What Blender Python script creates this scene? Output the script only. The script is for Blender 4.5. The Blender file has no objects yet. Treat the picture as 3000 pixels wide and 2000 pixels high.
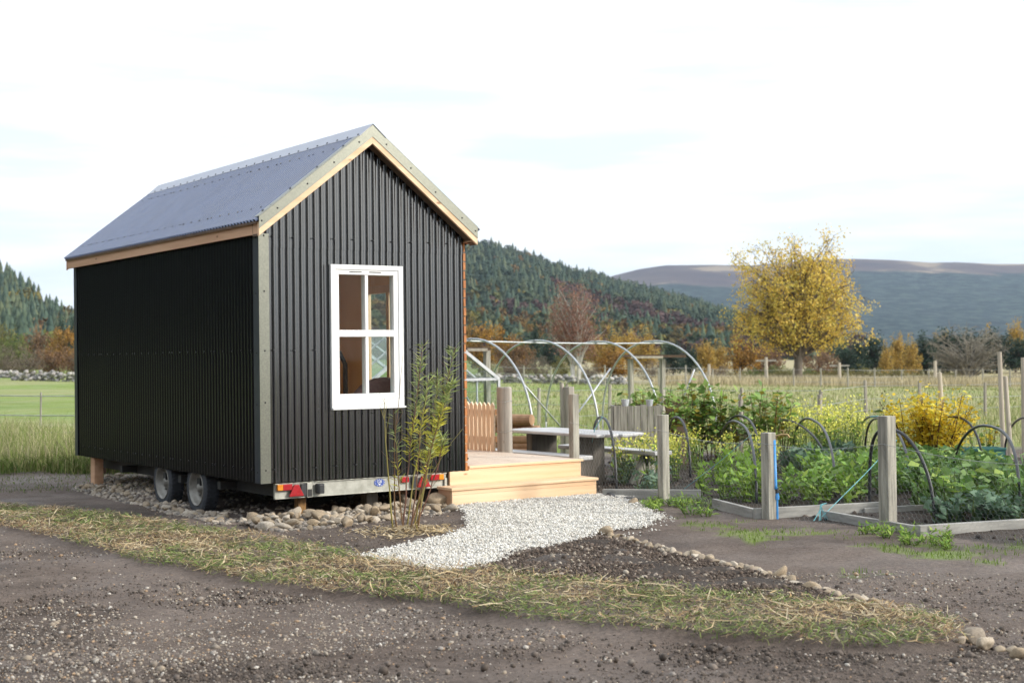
import bpy, math, random
import numpy as np
from mathutils import Vector, Matrix
S = bpy.context.scene
COL = S.collection
rng = np.random.default_rng(11)
random.seed(11)
rad = math.radians

# ---------------------------------------------------------------- camera
CAM = np.array([-6.010, -13.009, 1.218])
def _rot(yaw, pitch, roll):
    cy, sy, cp, sp = math.cos(yaw), math.sin(yaw), math.cos(pitch), math.sin(pitch)
    f = np.array([sy*cp, cy*cp, sp]); r = np.array([cy, -sy, 0.0]); u = np.cross(r, f)
    c, s = math.cos(roll), math.sin(roll)
    return np.array([c*r + s*u, -s*r + c*u, f])
ROT = _rot(.607, .011, -.012)
FPX = 3281.0                                  # focal length in pixels of a 2352 wide picture
cd = bpy.data.cameras.new('camera'); cam = bpy.data.objects.new('camera', cd); COL.objects.link(cam)
cd.sensor_width = 36.0; cd.lens = FPX/2352*36; cd.clip_start = .1; cd.clip_end = 30000
M = Matrix.Identity(4)
for i in range(3):
    M[i][0], M[i][1], M[i][2], M[i][3] = ROT[0][i], ROT[1][i], -ROT[2][i], CAM[i]
cam.matrix_world = M
cd.dof.use_dof = True; cd.dof.focus_distance = 12.5; cd.dof.aperture_fstop = 3.2
S.camera = cam

# ---------------------------------------------------------------- sky, sun, exposure
SUN_EL, SUN_AZ = 24.0, 141.0                  # degrees; azimuth from +Y towards +X
W = bpy.data.worlds.new('World'); S.world = W; W.use_nodes = True
nt = W.node_tree; nt.nodes.clear()
def wn(t, **k):
    n = nt.nodes.new(t)
    for a, b in k.items(): setattr(n, a, b)
    return n
out = wn('ShaderNodeOutputWorld'); bg = wn('ShaderNodeBackground'); bg.inputs[1].default_value = .1
sky = wn('ShaderNodeTexSky', sky_type='NISHITA'); sky.sun_disc = False
sky.sun_elevation = rad(SUN_EL); sky.sun_rotation = rad(SUN_AZ)
tc = wn('ShaderNodeTexCoord'); mp = wn('ShaderNodeMapping'); mp.inputs['Scale'].default_value = (1.0, 1.0, 5.5)
mp.inputs['Location'].default_value = (.35, .8, .25)
nz = wn('ShaderNodeTexNoise'); nz.inputs['Scale'].default_value = 3.1; nz.inputs['Detail'].default_value = 7; nz.inputs['Roughness'].default_value = .52
nz.inputs['Distortion'].default_value = .5
rp = wn('ShaderNodeValToRGB'); rp.color_ramp.elements[0].position = .36; rp.color_ramp.elements[1].position = .56
rp.color_ramp.elements[0].color = (.9, .9, .9, 1); rp.color_ramp.elements[1].color = (1, 1, 1, 1)
mp2 = wn('ShaderNodeMapping'); mp2.inputs['Scale'].default_value = (1, 1, 7)
nz2 = wn('ShaderNodeTexNoise'); nz2.inputs['Scale'].default_value = 6; nz2.inputs['Detail'].default_value = 8
rp2 = wn('ShaderNodeValToRGB'); rp2.color_ramp.elements[0].position = .36; rp2.color_ramp.elements[1].position = .66
rp2.color_ramp.elements[0].color = (6.8, 7.45, 8.0, 1); rp2.color_ramp.elements[1].color = (9.3, 9.6, 9.95, 1)
mx = wn('ShaderNodeMix', data_type='RGBA')
L = nt.links.new
L(tc.outputs['Generated'], mp.inputs[0]); L(mp.outputs[0], nz.inputs['Vector']); L(nz.outputs[0], rp.inputs[0])
L(tc.outputs['Generated'], mp2.inputs[0]); L(mp2.outputs[0], nz2.inputs['Vector']); L(nz2.outputs[0], rp2.inputs[0])
L(rp.outputs[0], mx.inputs['Factor']); L(sky.outputs[0], mx.inputs['A']); L(rp2.outputs[0], mx.inputs['B'])
dt = wn('ShaderNodeVectorMath', operation='DOT_PRODUCT'); _a, _e = rad(SUN_AZ), rad(SUN_EL)
dt.inputs[1].default_value = (math.sin(_a)*math.cos(_e), math.cos(_a)*math.cos(_e), math.sin(_e))
ab = wn('ShaderNodeMath', operation='MAXIMUM'); ab.inputs[1].default_value = 0
pw = wn('ShaderNodeMath', operation='POWER'); pw.inputs[1].default_value = 14       # thin cloud glows round the veiled sun
gl_ = wn('ShaderNodeMix', data_type='RGBA'); gl_.blend_type = 'ADD'; gl_.inputs['B'].default_value = (26, 24, 20, 1)
L(tc.outputs['Generated'], dt.inputs[0]); L(dt.outputs['Value'], ab.inputs[0]); L(ab.outputs[0], pw.inputs[0]); L(pw.outputs[0], gl_.inputs['Factor'])
L(mx.outputs['Result'], gl_.inputs['A']); L(gl_.outputs['Result'], bg.inputs[0]); L(bg.outputs[0], out.inputs[0])
sd = bpy.data.lights.new('sun', 'SUN'); sd.energy = 2.0; sd.angle = rad(9); sd.color = (1, .93, .82)
so = bpy.data.objects.new('sun', sd); COL.objects.link(so)
a, e = rad(SUN_AZ), rad(SUN_EL)
so.rotation_euler = Vector((math.sin(a)*math.cos(e), math.cos(a)*math.cos(e), math.sin(e))).to_track_quat('Z', 'Y').to_euler()
so.location = (10, -20, 15)
S.view_settings.view_transform = 'Standard'; S.view_settings.look = 'None'
S.view_settings.exposure = .64; S.view_settings.gamma = 1
S.cycles.use_denoising = True; S.cycles.max_bounces = 8; S.cycles.diffuse_bounces = 6; S.cycles.transparent_max_bounces = 12
S.cycles.sample_clamp_indirect = 6; S.cycles.caustics_reflective = False; S.cycles.caustics_refractive = False

# ---------------------------------------------------------------- layout helpers
RH = np.array([ROT[2][1], -ROT[2][0], 0]); RH /= np.linalg.norm(RH)      # horizontal right
FH = np.array([ROT[2][0], ROT[2][1], 0]); FH /= np.linalg.norm(FH)       # horizontal forward
def ray(u, v): return ROT.T @ np.array([(u-1176)/FPX, (784-v)/FPX, 1.0])
def onz(u, v, z=-.37):
    d = ray(u, v); return CAM + d*(z-CAM[2])/d[2]
def byD(u, v, D): return CAM + ray(u, v)*D
def sD(s, D, z=0.0): return np.array([CAM[0]+RH[0]*s+FH[0]*D, CAM[1]+RH[1]*s+FH[1]*D, z])
def project(P):
    d = ROT @ (np.asarray(P, float)-CAM); return 1176+FPX*d[0]/d[2], 784-FPX*d[1]/d[2]
_perm = np.random.default_rng(3).random((256, 256))
def vnoise(x, y):
    x = np.asarray(x, float); y = np.asarray(y, float)
    xi = np.floor(x).astype(int); yi = np.floor(y).astype(int); fx = x-xi; fy = y-yi
    fx = fx*fx*(3-2*fx); fy = fy*fy*(3-2*fy)
    g = lambda i, j: _perm[i % 256, j % 256]
    return (g(xi, yi)*(1-fx)+g(xi+1, yi)*fx)*(1-fy)+(g(xi, yi+1)*(1-fx)+g(xi+1, yi+1)*fx)*fy
def fbm(x, y, o=4):
    t = 0; a = .5; n = 0
    for k in range(o):
        t = t+a*vnoise(x*2**k+17*k, y*2**k+5*k); n += a; a *= .5
    return t/n
def inpoly(x, y, poly):
    x = np.asarray(x, float); y = np.asarray(y, float); r = np.zeros(x.shape, bool); n = len(poly)
    for i in range(n):
        x0, y0 = poly[i][:2]; x1, y1 = poly[(i+1) % n][:2]
        if y0 == y1: continue
        c = ((y0 > y) != (y1 > y)) & (x < (x1-x0)*(y-y0)/(y1-y0)+x0); r ^= c
    return r
def sstep(a, b, x):
    t = np.clip((x-a)/(b-a), 0, 1); return t*t*(3-2*t)
def poly_uv(pts, z=-.37): return [tuple(onz(u, v, z)[:2]) for u, v in pts]
BAND = poly_uv([(-60,1158),(0,1165),(300,1200),(600,1245),(830,1287),(1000,1316),(1100,1318),(1250,1335),(1600,1372),(1950,1397),(2060,1405),(2200,1440),(2215,1480),(2150,1500),(1950,1498),(1700,1480),(1450,1455),(1200,1430),(1000,1395),(800,1375),(600,1352),(330,1300),(150,1250),(0,1215),(-60,1200)])
GRAVEL = poly_uv([(811,1286),(901,1264),(1017,1241),(1077,1221),(1072,1200),(1067,1181),(1045,1166),(1200,1152),(1371,1139),(1444,1149),(1484,1171),(1524,1194),(1484,1221),(1417,1226),(1377,1233),(1304,1251),(1184,1274),(1134,1294),(1067,1311),(1024,1314),(934,1303)])
SOILBED = poly_uv([(1100,1312),(1140,1294),(1190,1276),(1304,1253),(1380,1236),(1570,1280),(1800,1335),(2020,1392),(1900,1392),(1600,1368),(1250,1330)])
GRASSY = poly_uv([(1500,1170),(1640,1168),(1760,1200),(2040,1220),(2352,1235),(2500,1250),(2500,1350),(2352,1325),(2250,1312),(2100,1300),(1960,1312),(1800,1290),(1700,1240),(1560,1212)])
GARDEN = [(4.05,3.0),(4.0,-9),(9,-12),(16,-6),(10.5,4.0)]
def gh(x, y, fine=True):
    x = np.asarray(x, float); y = np.asarray(y, float)
    s = (x-CAM[0])*RH[0]+(y-CAM[1])*RH[1]; D = (x-CAM[0])*FH[0]+(y-CAM[1])*FH[1]
    zedge = -.72-.02*np.clip(s, -38, 40)
    z = -.37+np.clip((D-22)/88, 0, 1)*(zedge+.37)
    z = z+np.clip((D-200)/4000, 0, 1)*12
    near = 1-sstep(30, 60, D)
    z = z+near*(.05*(fbm(x*.7, y*.7, 3)-.5))
    for wy in (1.76, 2.76):
        z = z-.06*np.exp(-((x-.15)**2/.18+(y-wy)**2/.16))
    z = z+.05*np.exp(-((x-.9)**2/1.2+(y-5.6)**2/.8))
    if fine:
        z = z+near*(.022*(fbm(x*5, y*5, 3)-.5)+.03*np.clip(fbm(x*2.2+9, y*2.2, 2)-.55, 0, 1))
        z = z+(.3*sstep(30, 60, D)*(fbm(x*.12, y*.12, 3)-.5))*(1-sstep(100, 130, D))
    return z
def gz(x, y): return float(gh(x, y, True))
def grd(u, v):
    p = onz(u, v); return np.array([p[0], p[1], gz(p[0], p[1])])

# ---------------------------------------------------------------- object helpers
def tag(o, label=None, cat=None, group=None, kind=None):
    if label: o['label'] = label
    if cat: o['category'] = cat
    if group: o['group'] = group
    if kind: o['kind'] = kind
    return o
def empty(name, loc, label, cat, group=None, rz=0, kind=None):
    o = bpy.data.objects.new(name, None); COL.objects.link(o); o.location = [float(c) for c in loc]; o.rotation_euler.z = rz
    o.empty_display_size = .1
    return tag(o, label, cat, group, kind)
ORD = 'first second third fourth fifth sixth seventh eighth ninth tenth eleventh twelfth thirteenth fourteenth fifteenth sixteenth'.split()
class MB:
    def __init__(s): s.v = []; s.f = []; s.c = []; s.col = (1, 1, 1); s.m = []; s.mi = 0
    def add(s, vs, fs):
        b = len(s.v); s.v += [tuple(map(float, p)) for p in vs]; s.c += [s.col]*len(vs)
        s.f += [tuple(b+i for i in f) for f in fs]; s.m += [s.mi]*len(fs)
    def box(s, lo, hi, R=None, o=None):
        x0, y0, z0 = lo; x1, y1, z1 = hi
        vs = [(x0,y0,z0),(x1,y0,z0),(x1,y1,z0),(x0,y1,z0),(x0,y0,z1),(x1,y0,z1),(x1,y1,z1),(x0,y1,z1)]
        if R is not None: vs = [tuple(np.asarray(R) @ np.array(p)+np.array(o)) for p in vs]
        s.add(vs, [(3,2,1,0),(4,5,6,7),(0,1,5,4),(1,2,6,5),(2,3,7,6),(3,0,4,7)])
    def beam(s, a, b, w, h, up=(0,0,1)):
        a = np.array(a, float); b = np.array(b, float); d = b-a; l = np.linalg.norm(d); d /= l
        r = np.cross(d, up); r /= np.linalg.norm(r); u = np.cross(r, d)
        s.box((0,-w/2,-h/2), (l,w/2,h/2), np.array([d, r, u]).T, a)
    def tube(s, pts, r, n=6, cap=True):
        pts = [np.array(p, float) for p in pts]; k = len(pts)
        rs = r if hasattr(r, '__len__') else [r]*k
        ref = np.array([.31, .17, .93]); vs = []
        for i in range(k):
            t = pts[min(i+1, k-1)]-pts[max(i-1, 0)]; t /= (np.linalg.norm(t)+1e-9)
            if abs(t @ ref) > .95: ref = np.array([.9, .3, .1])
            a = np.cross(t, ref); a /= np.linalg.norm(a); b = np.cross(t, a)
            for j in range(n):
                an = 2*math.pi*j/n; vs.append(pts[i]+rs[i]*(math.cos(an)*a+math.sin(an)*b))
        fs = [(i*n+j, i*n+(j+1) % n, (i+1)*n+(j+1) % n, (i+1)*n+j) for i in range(k-1) for j in range(n)]
        if cap: fs += [tuple(range(n))[::-1], tuple((k-1)*n+j for j in range(n))]
        s.add(vs, fs)
    def lathe(s, prof, o, ax, n=28):
        ax = np.array(ax, float); ax /= np.linalg.norm(ax); ref = np.array([0,0,1.0]) if abs(ax[2]) < .9 else np.array([1.0,0,0])
        a = np.cross(ax, ref); a /= np.linalg.norm(a); b = np.cross(ax, a); o = np.array(o, float); vs = []
        for h, r in prof:
            for j in range(n):
                an = 2*math.pi*j/n; vs.append(o+ax*h+r*(math.cos(an)*a+math.sin(an)*b))
        k = len(prof)
        s.add(vs, [(i*n+j, (i+1)*n+j, (i+1)*n+(j+1) % n, i*n+(j+1) % n) for i in range(k-1) for j in range(n)])
    def prism(s, poly, d):
        poly = [np.array(p, float) for p in poly]; d = np.array(d, float); n = len(poly)
        s.add(poly+[p+d for p in poly], [tuple(range(n))[::-1], tuple(range(n, 2*n))]+[(i, (i+1) % n, n+(i+1) % n, n+i) for i in range(n)])
    def build(s, name, mats, parent=None, smooth=False, bevel=0, loc=None):
        me = bpy.data.meshes.new(name); me.from_pydata(s.v, [], s.f)
        return fin(name, me, mats, parent, smooth, bevel, np.array(s.c, float), s.m, loc)
def fin(name, me, mats, parent=None, smooth=False, bevel=0, cols=None, mi=None, loc=None):
    if not isinstance(mats, (list, tuple)): mats = [mats]
    for m in mats: me.materials.append(m)
    if mi is not None and len(mats) > 1: me.polygons.foreach_set('material_index', np.array(mi, dtype=np.int32))
    if cols is not None and len(cols):
        at = me.color_attributes.new('col', 'FLOAT_COLOR', 'POINT')
        c4 = np.ones((len(cols), 4), np.float32); c4[:, :3] = cols; at.data.foreach_set('color', c4.ravel())
    if smooth: me.polygons.foreach_set('use_smooth', np.ones(len(me.polygons), bool))
    me.update()
    o = bpy.data.objects.new(name, me); COL.objects.link(o)
    if parent is not None:
        o.parent = parent
        if parent.parent is None: o.matrix_parent_inverse = Matrix.LocRotScale(parent.location, parent.rotation_euler, parent.scale).inverted()
    if loc is not None: o.location = loc
    if bevel:
        b = o.modifiers.new('bevel', 'BEVEL'); b.width = bevel; b.segments = 2; b.limit_method = 'ANGLE'
    return o
def npmesh(name, V, F, mats, parent=None, cols=None, smooth=False):
    """V (n,3), F (m,k) all faces the same size"""
    V = np.ascontiguousarray(V, np.float32); F = np.ascontiguousarray(F, np.int32); k = F.shape[1]
    me = bpy.data.meshes.new(name); me.vertices.add(len(V)); me.vertices.foreach_set('co', V.ravel())
    me.loops.add(F.size); me.loops.foreach_set('vertex_index', F.ravel())
    me.polygons.add(len(F)); me.polygons.foreach_set('loop_start', np.arange(0, F.size, k, dtype=np.int32))
    me.polygons.foreach_set('loop_total', np.full(len(F), k, np.int32)); me.update(calc_edges=True)
    return fin(name, me, mats, parent, smooth, 0, cols)
def copy_tree(o, parent=None):
    c = o.copy(); COL.objects.link(c)
    if parent is not None: c.parent = parent; c.matrix_parent_inverse = o.matrix_parent_inverse.copy()
    for ch in list(o.children): copy_tree(ch, c)
    return c
def rnd_unit(n, r=rng):
    v = r.normal(size=(n, 3)); return v/np.linalg.norm(v, axis=1, keepdims=True)
def leaves(C, dirs, nrm, ln, wd):
    """rhombic leaves: C base points"""
    side = np.cross(dirs, nrm); side /= (np.linalg.norm(side, axis=1, keepdims=True)+1e-9)
    up = np.cross(side, dirs)
    ln = np.asarray(ln)[:, None]*np.ones((len(C), 1)); wd = np.asarray(wd)[:, None]*np.ones((len(C), 1))
    a = C; b = C+dirs*ln*.45+side*wd*.5+up*ln*.04; c = C+dirs*ln-up*ln*.08; d = C+dirs*ln*.45-side*wd*.5+up*ln*.04
    V = np.stack([a, b, c, d], 1).reshape(-1, 3); F = np.arange(len(C)*4).reshape(-1, 4)
    return V, F
def blades(B, H, Wd, lean, r=rng):
    n = len(B); an = r.uniform(0, 2*math.pi, n); side = np.stack([np.cos(an), np.sin(an), 0*an], 1)
    la = r.uniform(0, 2*math.pi, n); ld = np.stack([np.cos(la), np.sin(la), 0*la], 1)*(lean*r.random(n)*H)[:, None]
    up = np.stack([0*H, 0*H, H], 1); w = (side*Wd[:, None])*.5
    m = B+up*.55+ld*.3; t = B+up*(1-.25*lean)+ld
    V = np.stack([B-w, B+w, m+w*.8, m-w*.8, t+w*.12, t-w*.12], 1).reshape(-1, 3)
    b = np.arange(n)[:, None]*6
    F = np.concatenate([b+np.array([[0,1,2,3]]), b+np.array([[3,2,4,5]])], 0)
    return V, F
def pal(n, cols, r=rng, jit=.18):
    cols = np.array(cols); c = cols[r.integers(0, len(cols), n)]
    return c*(1+jit*(r.random((n, 1))*2-1))
_ico = {}
def ico(sub):
    if sub not in _ico:
        import bmesh
        bm = bmesh.new(); bmesh.ops.create_icosphere(bm, subdivisions=sub, radius=1); bm.verts.ensure_lookup_table()
        V = np.array([v.co[:] for v in bm.verts]); F = np.array([[v.index for v in f.verts] for f in bm.faces]); bm.free(); _ico[sub] = (V, F)
    return _ico[sub]
def stone_shape(sub, r, flat=.6, rough=.18):
    V, F = ico(sub); V = V.copy(); k = rnd_unit(5, r); am = r.uniform(-rough, rough, 5)
    V = V*(1+sum(am[i]*np.sign(V @ k[i])[:, None]*np.abs(V @ k[i])[:, None]**1.5 for i in range(5)))
    if sub > 2:
        for _ in range(9):                        # worn flat faces, as on river rubble
            q = rnd_unit(1, r)[0]; m_ = V @ q-r.uniform(.55, .8); V = V-np.where(m_ > 0, m_, 0)[:, None]*q*.82
    return V*np.array([1, r.uniform(.6, .95), r.uniform(flat*.75, flat*1.2)]), F
def scatter_stones(P, size, sub, nproto=12, flat=.65, r=rng, tilt=.5):
    protos = [stone_shape(sub, r, flat, .25) for _ in range(nproto)]; Vs = []; Fs = []; base = 0; idx = []
    pi = r.integers(0, nproto, len(P))
    for k in range(nproto):
        sel = np.where(pi == k)[0]
        if not len(sel): continue
        V, F = protos[k]; n = len(sel); az = r.uniform(0, 2*math.pi, n); tl = r.normal(0, tilt, n)
        ca, sa, ct, st = np.cos(az), np.sin(az), np.cos(tl), np.sin(tl)
        X = V[None, :, 0]*ct[:, None]+V[None, :, 2]*st[:, None]; Z = -V[None, :, 0]*st[:, None]+V[None, :, 2]*ct[:, None]; Y = np.repeat(V[None, :, 1], n, 0)
        Q = np.stack([X*ca[:, None]-Y*sa[:, None], X*sa[:, None]+Y*ca[:, None], Z], 2)*size[sel][:, None, None]+P[sel][:, None, :]
        Vs.append(Q.reshape(-1, 3)); Fs.append((F[None]+(np.arange(n)*len(V))[:, None, None]).reshape(-1, 3)+base); base += n*len(V); idx.append(np.repeat(sel, len(V)))
    return np.concatenate(Vs), np.concatenate(Fs), np.concatenate(idx)

# ---------------------------------------------------------------- materials
def newmat(name):
    m = bpy.data.materials.new(name); m.use_nodes = True; t = m.node_tree; b = t.nodes['Principled BSDF']; return m, t, b
def pm(name, c1, c2=None, scale=6, stretch=(1,1,1), rough=.6, rvar=0, metal=0, bump=0, bscale=None, bdist=.01, spec=.5, coat=0, detail=6, ramp=(.35,.65), knots=False, objrand=0, attr=False, transl=0, coatr=.1, ior=1.5):
    m, t, b = newmat(name); n = t.nodes; l = t.links.new
    b.inputs['IOR'].default_value = ior; b.inputs['Roughness'].default_value = rough; b.inputs['Metallic'].default_value = metal
    b.inputs['Specular IOR Level'].default_value = spec; b.inputs['Coat Weight'].default_value = coat; b.inputs['Coat Roughness'].default_value = coatr
    co = n.new('ShaderNodeTexCoord'); mpg = n.new('ShaderNodeMapping'); mpg.inputs['Scale'].default_value = stretch; l(co.outputs['Object'], mpg.inputs[0])
    nz = n.new('ShaderNodeTexNoise'); nz.inputs['Scale'].default_value = scale; nz.inputs['Detail'].default_value = detail; l(mpg.outputs[0], nz.inputs['Vector'])
    c2 = c2 or tuple(c*.75 for c in c1)
    cr = n.new('ShaderNodeValToRGB'); cr.color_ramp.elements[0].position, cr.color_ramp.elements[1].position = ramp
    cr.color_ramp.elements[0].color = (*c2, 1); cr.color_ramp.elements[1].color = (*c1, 1); l(nz.outputs[0], cr.inputs[0])
    col = cr.outputs[0]
    if objrand or attr:
        mu = n.new('ShaderNodeMix'); mu.data_type = 'RGBA'; mu.blend_type = 'MULTIPLY'; mu.inputs['Factor'].default_value = 1; l(col, mu.inputs['A'])
        if attr:
            at = n.new('ShaderNodeAttribute'); at.attribute_name = 'col'; l(at.outputs['Color'], mu.inputs['B'])
        else:
            oi = n.new('ShaderNodeObjectInfo'); r2 = n.new('ShaderNodeValToRGB'); lo = 1-objrand
            r2.color_ramp.elements[0].color = (lo*.95, lo*.9, lo*.85, 1); r2.color_ramp.elements[1].color = (1, 1, 1, 1)
            e2 = r2.color_ramp.elements.new(.5); e2.color = (lo*1.15, lo, lo*.8, 1)
            l(oi.outputs['Random'], r2.inputs[0]); l(r2.outputs[0], mu.inputs['B'])
        col = mu.outputs['Result']
    if knots:
        vo = n.new('ShaderNodeTexVoronoi'); vo.inputs['Scale'].default_value = 3.2; mk = n.new('ShaderNodeMapping')
        mk.inputs['Scale'].default_value = tuple(1 if q < 1 else 2.4 for q in stretch); l(co.outputs['Object'], mk.inputs[0]); l(mk.outputs[0], vo.inputs['Vector'])
        kr = n.new('ShaderNodeValToRGB'); kr.color_ramp.elements[0].position = .05; kr.color_ramp.elements[1].position = .13; l(vo.outputs['Distance'], kr.inputs[0])
        kr.color_ramp.elements[0].color = (.42, .3, .22, 1); kr.color_ramp.elements[1].color = (1, 1, 1, 1)
        mk2 = n.new('ShaderNodeMix'); mk2.data_type = 'RGBA'; mk2.blend_type = 'MULTIPLY'; mk2.inputs['Factor'].default_value = 1
        l(col, mk2.inputs['A']); l(kr.outputs[0], mk2.inputs['B']); col = mk2.outputs['Result']
    l(col, b.inputs['Base Color'])
    if rvar:
        rr = n.new('ShaderNodeMapRange'); rr.inputs['To Min'].default_value = rough-rvar; rr.inputs['To Max'].default_value = rough+rvar
        l(nz.outputs[0], rr.inputs[0]); l(rr.outputs[0], b.inputs['Roughness'])
    if bump:
        nb = n.new('ShaderNodeTexNoise'); nb.inputs['Scale'].default_value = bscale or scale*3; nb.inputs['Detail'].default_value = 6; l(mpg.outputs[0], nb.inputs['Vector'])
        bp = n.new('ShaderNodeBump'); bp.inputs['Strength'].default_value = bump; bp.inputs['Distance'].default_value = bdist; l(nb.outputs[0], bp.inputs['Height']); l(bp.outputs[0], b.inputs['Normal'])
    if transl:
        ou = n['Material Output']; tr = n.new('ShaderNodeBsdfTranslucent'); ms = n.new('ShaderNodeMixShader'); ms.inputs[0].default_value = transl
        l(col, tr.inputs[0]); l(b.outputs[0], ms.inputs[1]); l(tr.outputs[0], ms.inputs[2]); l(ms.outputs[0], ou.inputs[0])
    return m
def glass(name, tint=(.93,.96,.95), refl=1.0):
    m, t, b = newmat(name); n = t.nodes; l = t.links.new
    fr = n.new('ShaderNodeFresnel'); 
    ge = n.new('ShaderNodeNewGeometry'); im = n.new('ShaderNodeMix'); im.inputs['A'].default_value = 1.5; im.inputs['B'].default_value = 1/1.5
    l(ge.outputs['Backfacing'], im.inputs['Factor']); l(im.outputs['Result'], fr.inputs[0]); tr = n.new('ShaderNodeBsdfTransparent'); tr.inputs[0].default_value = (*tint, 1)
    gl = n.new('ShaderNodeBsdfGlossy'); gl.inputs['Roughness'].default_value = .02; ms = n.new('ShaderNodeMixShader')
    mu = n.new('ShaderNodeMath'); mu.operation = 'MULTIPLY'; mu.inputs[1].default_value = refl
    l(fr.outputs[0], mu.inputs[0]); l(mu.outputs[0], ms.inputs[0]); l(tr.outputs[0], ms.inputs[1]); l(gl.outputs[0], ms.inputs[2]); l(ms.outputs[0], n['Material Output'].inputs[0]); return m
LARCH, LARCH2 = (.82, .60, .40), (.71, .47, .28)
MAT = dict(
    black=pm('black_sheet', (.0045,.005,.0065), (.003,.0034,.0045), 9, rough=.15, rvar=.03, ior=2.1),
    blackside=pm('black_sheet_wall', (.0045,.005,.006), (.003,.0034,.0045), 9, rough=.24, rvar=.03, ior=1.33),
    roof=pm('roof_sheet', (.05,.088,.22), (.036,.068,.18), 3, rough=.22, rvar=.05, ior=2.2),
    ridge=pm('ridge_sheet', (.36,.39,.48), (.32,.35,.44), 3, rough=.35, spec=.7),
    trim=pm('galvanised_trim', (.225,.23,.195), (.18,.185,.16), 60, rough=.33, metal=.8, bump=.05, bscale=200),
    navy=pm('dark_blue_trim', (.03,.035,.05), (.022,.026,.04), 8, rough=.4, spec=.4),
    galv=pm('galvanised_steel', (.46,.46,.42), (.33,.33,.29), 14, rough=.5, metal=.45, bump=.06, bscale=90, detail=9),
    pipe=pm('galvanised_pipe', (.52,.54,.57), (.40,.42,.45), 10, rough=.42, metal=.5),
    screw=pm('dark_screw', (.03,.03,.032), rough=.3, metal=.6),
    larch_x=pm('larch_along_x', LARCH, LARCH2, 9, (.07,1.6,1.6), rough=.62, bump=.12, knots=True),
    larch_y=pm('larch_along_y', LARCH, LARCH2, 9, (1.6,.07,1.6), rough=.62, bump=.12, knots=True),
    larch_z=pm('larch_along_z', LARCH, LARCH2, 9, (1.6,1.6,.07), rough=.62, bump=.12, knots=True),
    pale_z=pm('pale_larch_z', (.88,.75,.58), (.80,.62,.44), 9, (1.6,1.6,.07), rough=.62, bump=.12, knots=True),
    deck=pm('deck_board', (.72,.61,.50), (.58,.47,.38), 9, (1.8,.07,1.6), rough=.7, bump=.15, knots=True),
    fascia=pm('fascia_board', (.62,.38,.24), (.50,.29,.17), 8, (1.6,.07,1.6), rough=.6, bump=.1, knots=True),
    clad=pm('oiled_larch', (.50,.19,.05), (.36,.12,.03), 9, (1.6,.07,1.6), rough=.55, bump=.1),
    greywood=pm('weathered_wood', (.44,.42,.36), (.20,.19,.165), 16, (1.8,1.8,.14), rough=.85, bump=.35, bscale=22, detail=9),
    greywood_h=pm('weathered_board', (.42,.41,.385), (.25,.245,.23), 10, (.25,.25,1.8), rough=.85, bump=.35, bscale=22, detail=9),
    postwood=pm('round_post_wood', (.44,.40,.35), (.23,.205,.18), 12, (1.8,1.8,.12), rough=.8, bump=.3, knots=True),
    palewood=pm('pale_stake_wood', (.56,.50,.41), (.42,.37,.30), 9, (1.8,1.8,.1), rough=.8, bump=.2),
    logwood=pm('barked_log', (.46,.29,.17), (.30,.18,.10), 8, (1,1,1), rough=.8, bump=.3),
    ply=pm('plywood', (.84,.56,.27), (.74,.46,.20), 4, (1,1,.3), rough=.6),
    white=pm('white_upvc', (.82,.83,.83), (.80,.81,.82), 3, rough=.3, spec=.5),
    rubber=pm('tyre_rubber', (.045,.05,.06), (.03,.033,.04), 30, rough=.75, bump=.2, bscale=60),
    rim=pm('wheel_rim', (.30,.29,.27), (.20,.19,.17), 12, rough=.5, metal=.5),
    darksteel=pm('dark_steel', (.03,.03,.03), (.02,.02,.02), 10, rough=.6),
    red=pm('red_lens', (.42,.012,.02), (.33,.01,.015), 40, rough=.2, coat=.5),
    amber=pm('amber_lens', (.75,.28,.02), (.6,.2,.015), 40, rough=.2, coat=.5),
    blue=pm('blue_sticker', (.05,.10,.40), (.045,.09,.35), 5, rough=.4),
    blackplastic=pm('black_plastic', (.035,.037,.042), (.025,.027,.03), 12, rough=.42, spec=.5),
    bluepipe=pm('blue_water_pipe', (.06,.32,.75), (.05,.27,.65), 8, rough=.4),
    brass=pm('brass', (.45,.33,.16), rough=.4, metal=.8),
    twine=pm('turquoise_twine', (.20,.52,.58), (.16,.42,.48), 60, rough=.8),
    teal=pm('teal_planter', (.05,.19,.18), (.04,.15,.14), 6, rough=.5),
    darkboard=pm('dark_brown_board', (.14,.09,.06), (.09,.06,.04), 8, (1,1,.2), rough=.8, bump=.2),
    maroon=pm('mauve_fabric', (.20,.11,.11), (.16,.085,.09), 30, rough=.9, bump=.1),
    wire=pm('galvanised_wire', (.42,.44,.45), rough=.5, metal=.4),
    cobble=pm('cobble_stone', (.56,.50,.42), (.38,.33,.27), 7, rough=.75, bump=.15, bscale=30, objrand=.42),
    stoneattr=pm('stone_mixed', (1,1,1), (.8,.78,.76), 25, rough=.8, attr=True),
    leaf=pm('leaf', (1,1,1), (.85,.85,.8), 3, rough=.55, attr=True, transl=.28, spec=.3),
    dry=pm('dry_plant', (1,1,1), (.8,.8,.8), 20, rough=.8, attr=True, transl=.12, spec=.2),
    bark=pm('bark', (1,1,1), (.7,.68,.66), 5, (1,1,.3), rough=.9, attr=True),
    far=pm('far_tree', (1,1,1), (.8,.8,.82), .6, rough=.9, attr=True, spec=.1),
    glass=glass('window_glass', refl=.35), ghglass=glass('greenhouse_glass', (.88,.93,.93)),
)
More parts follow.
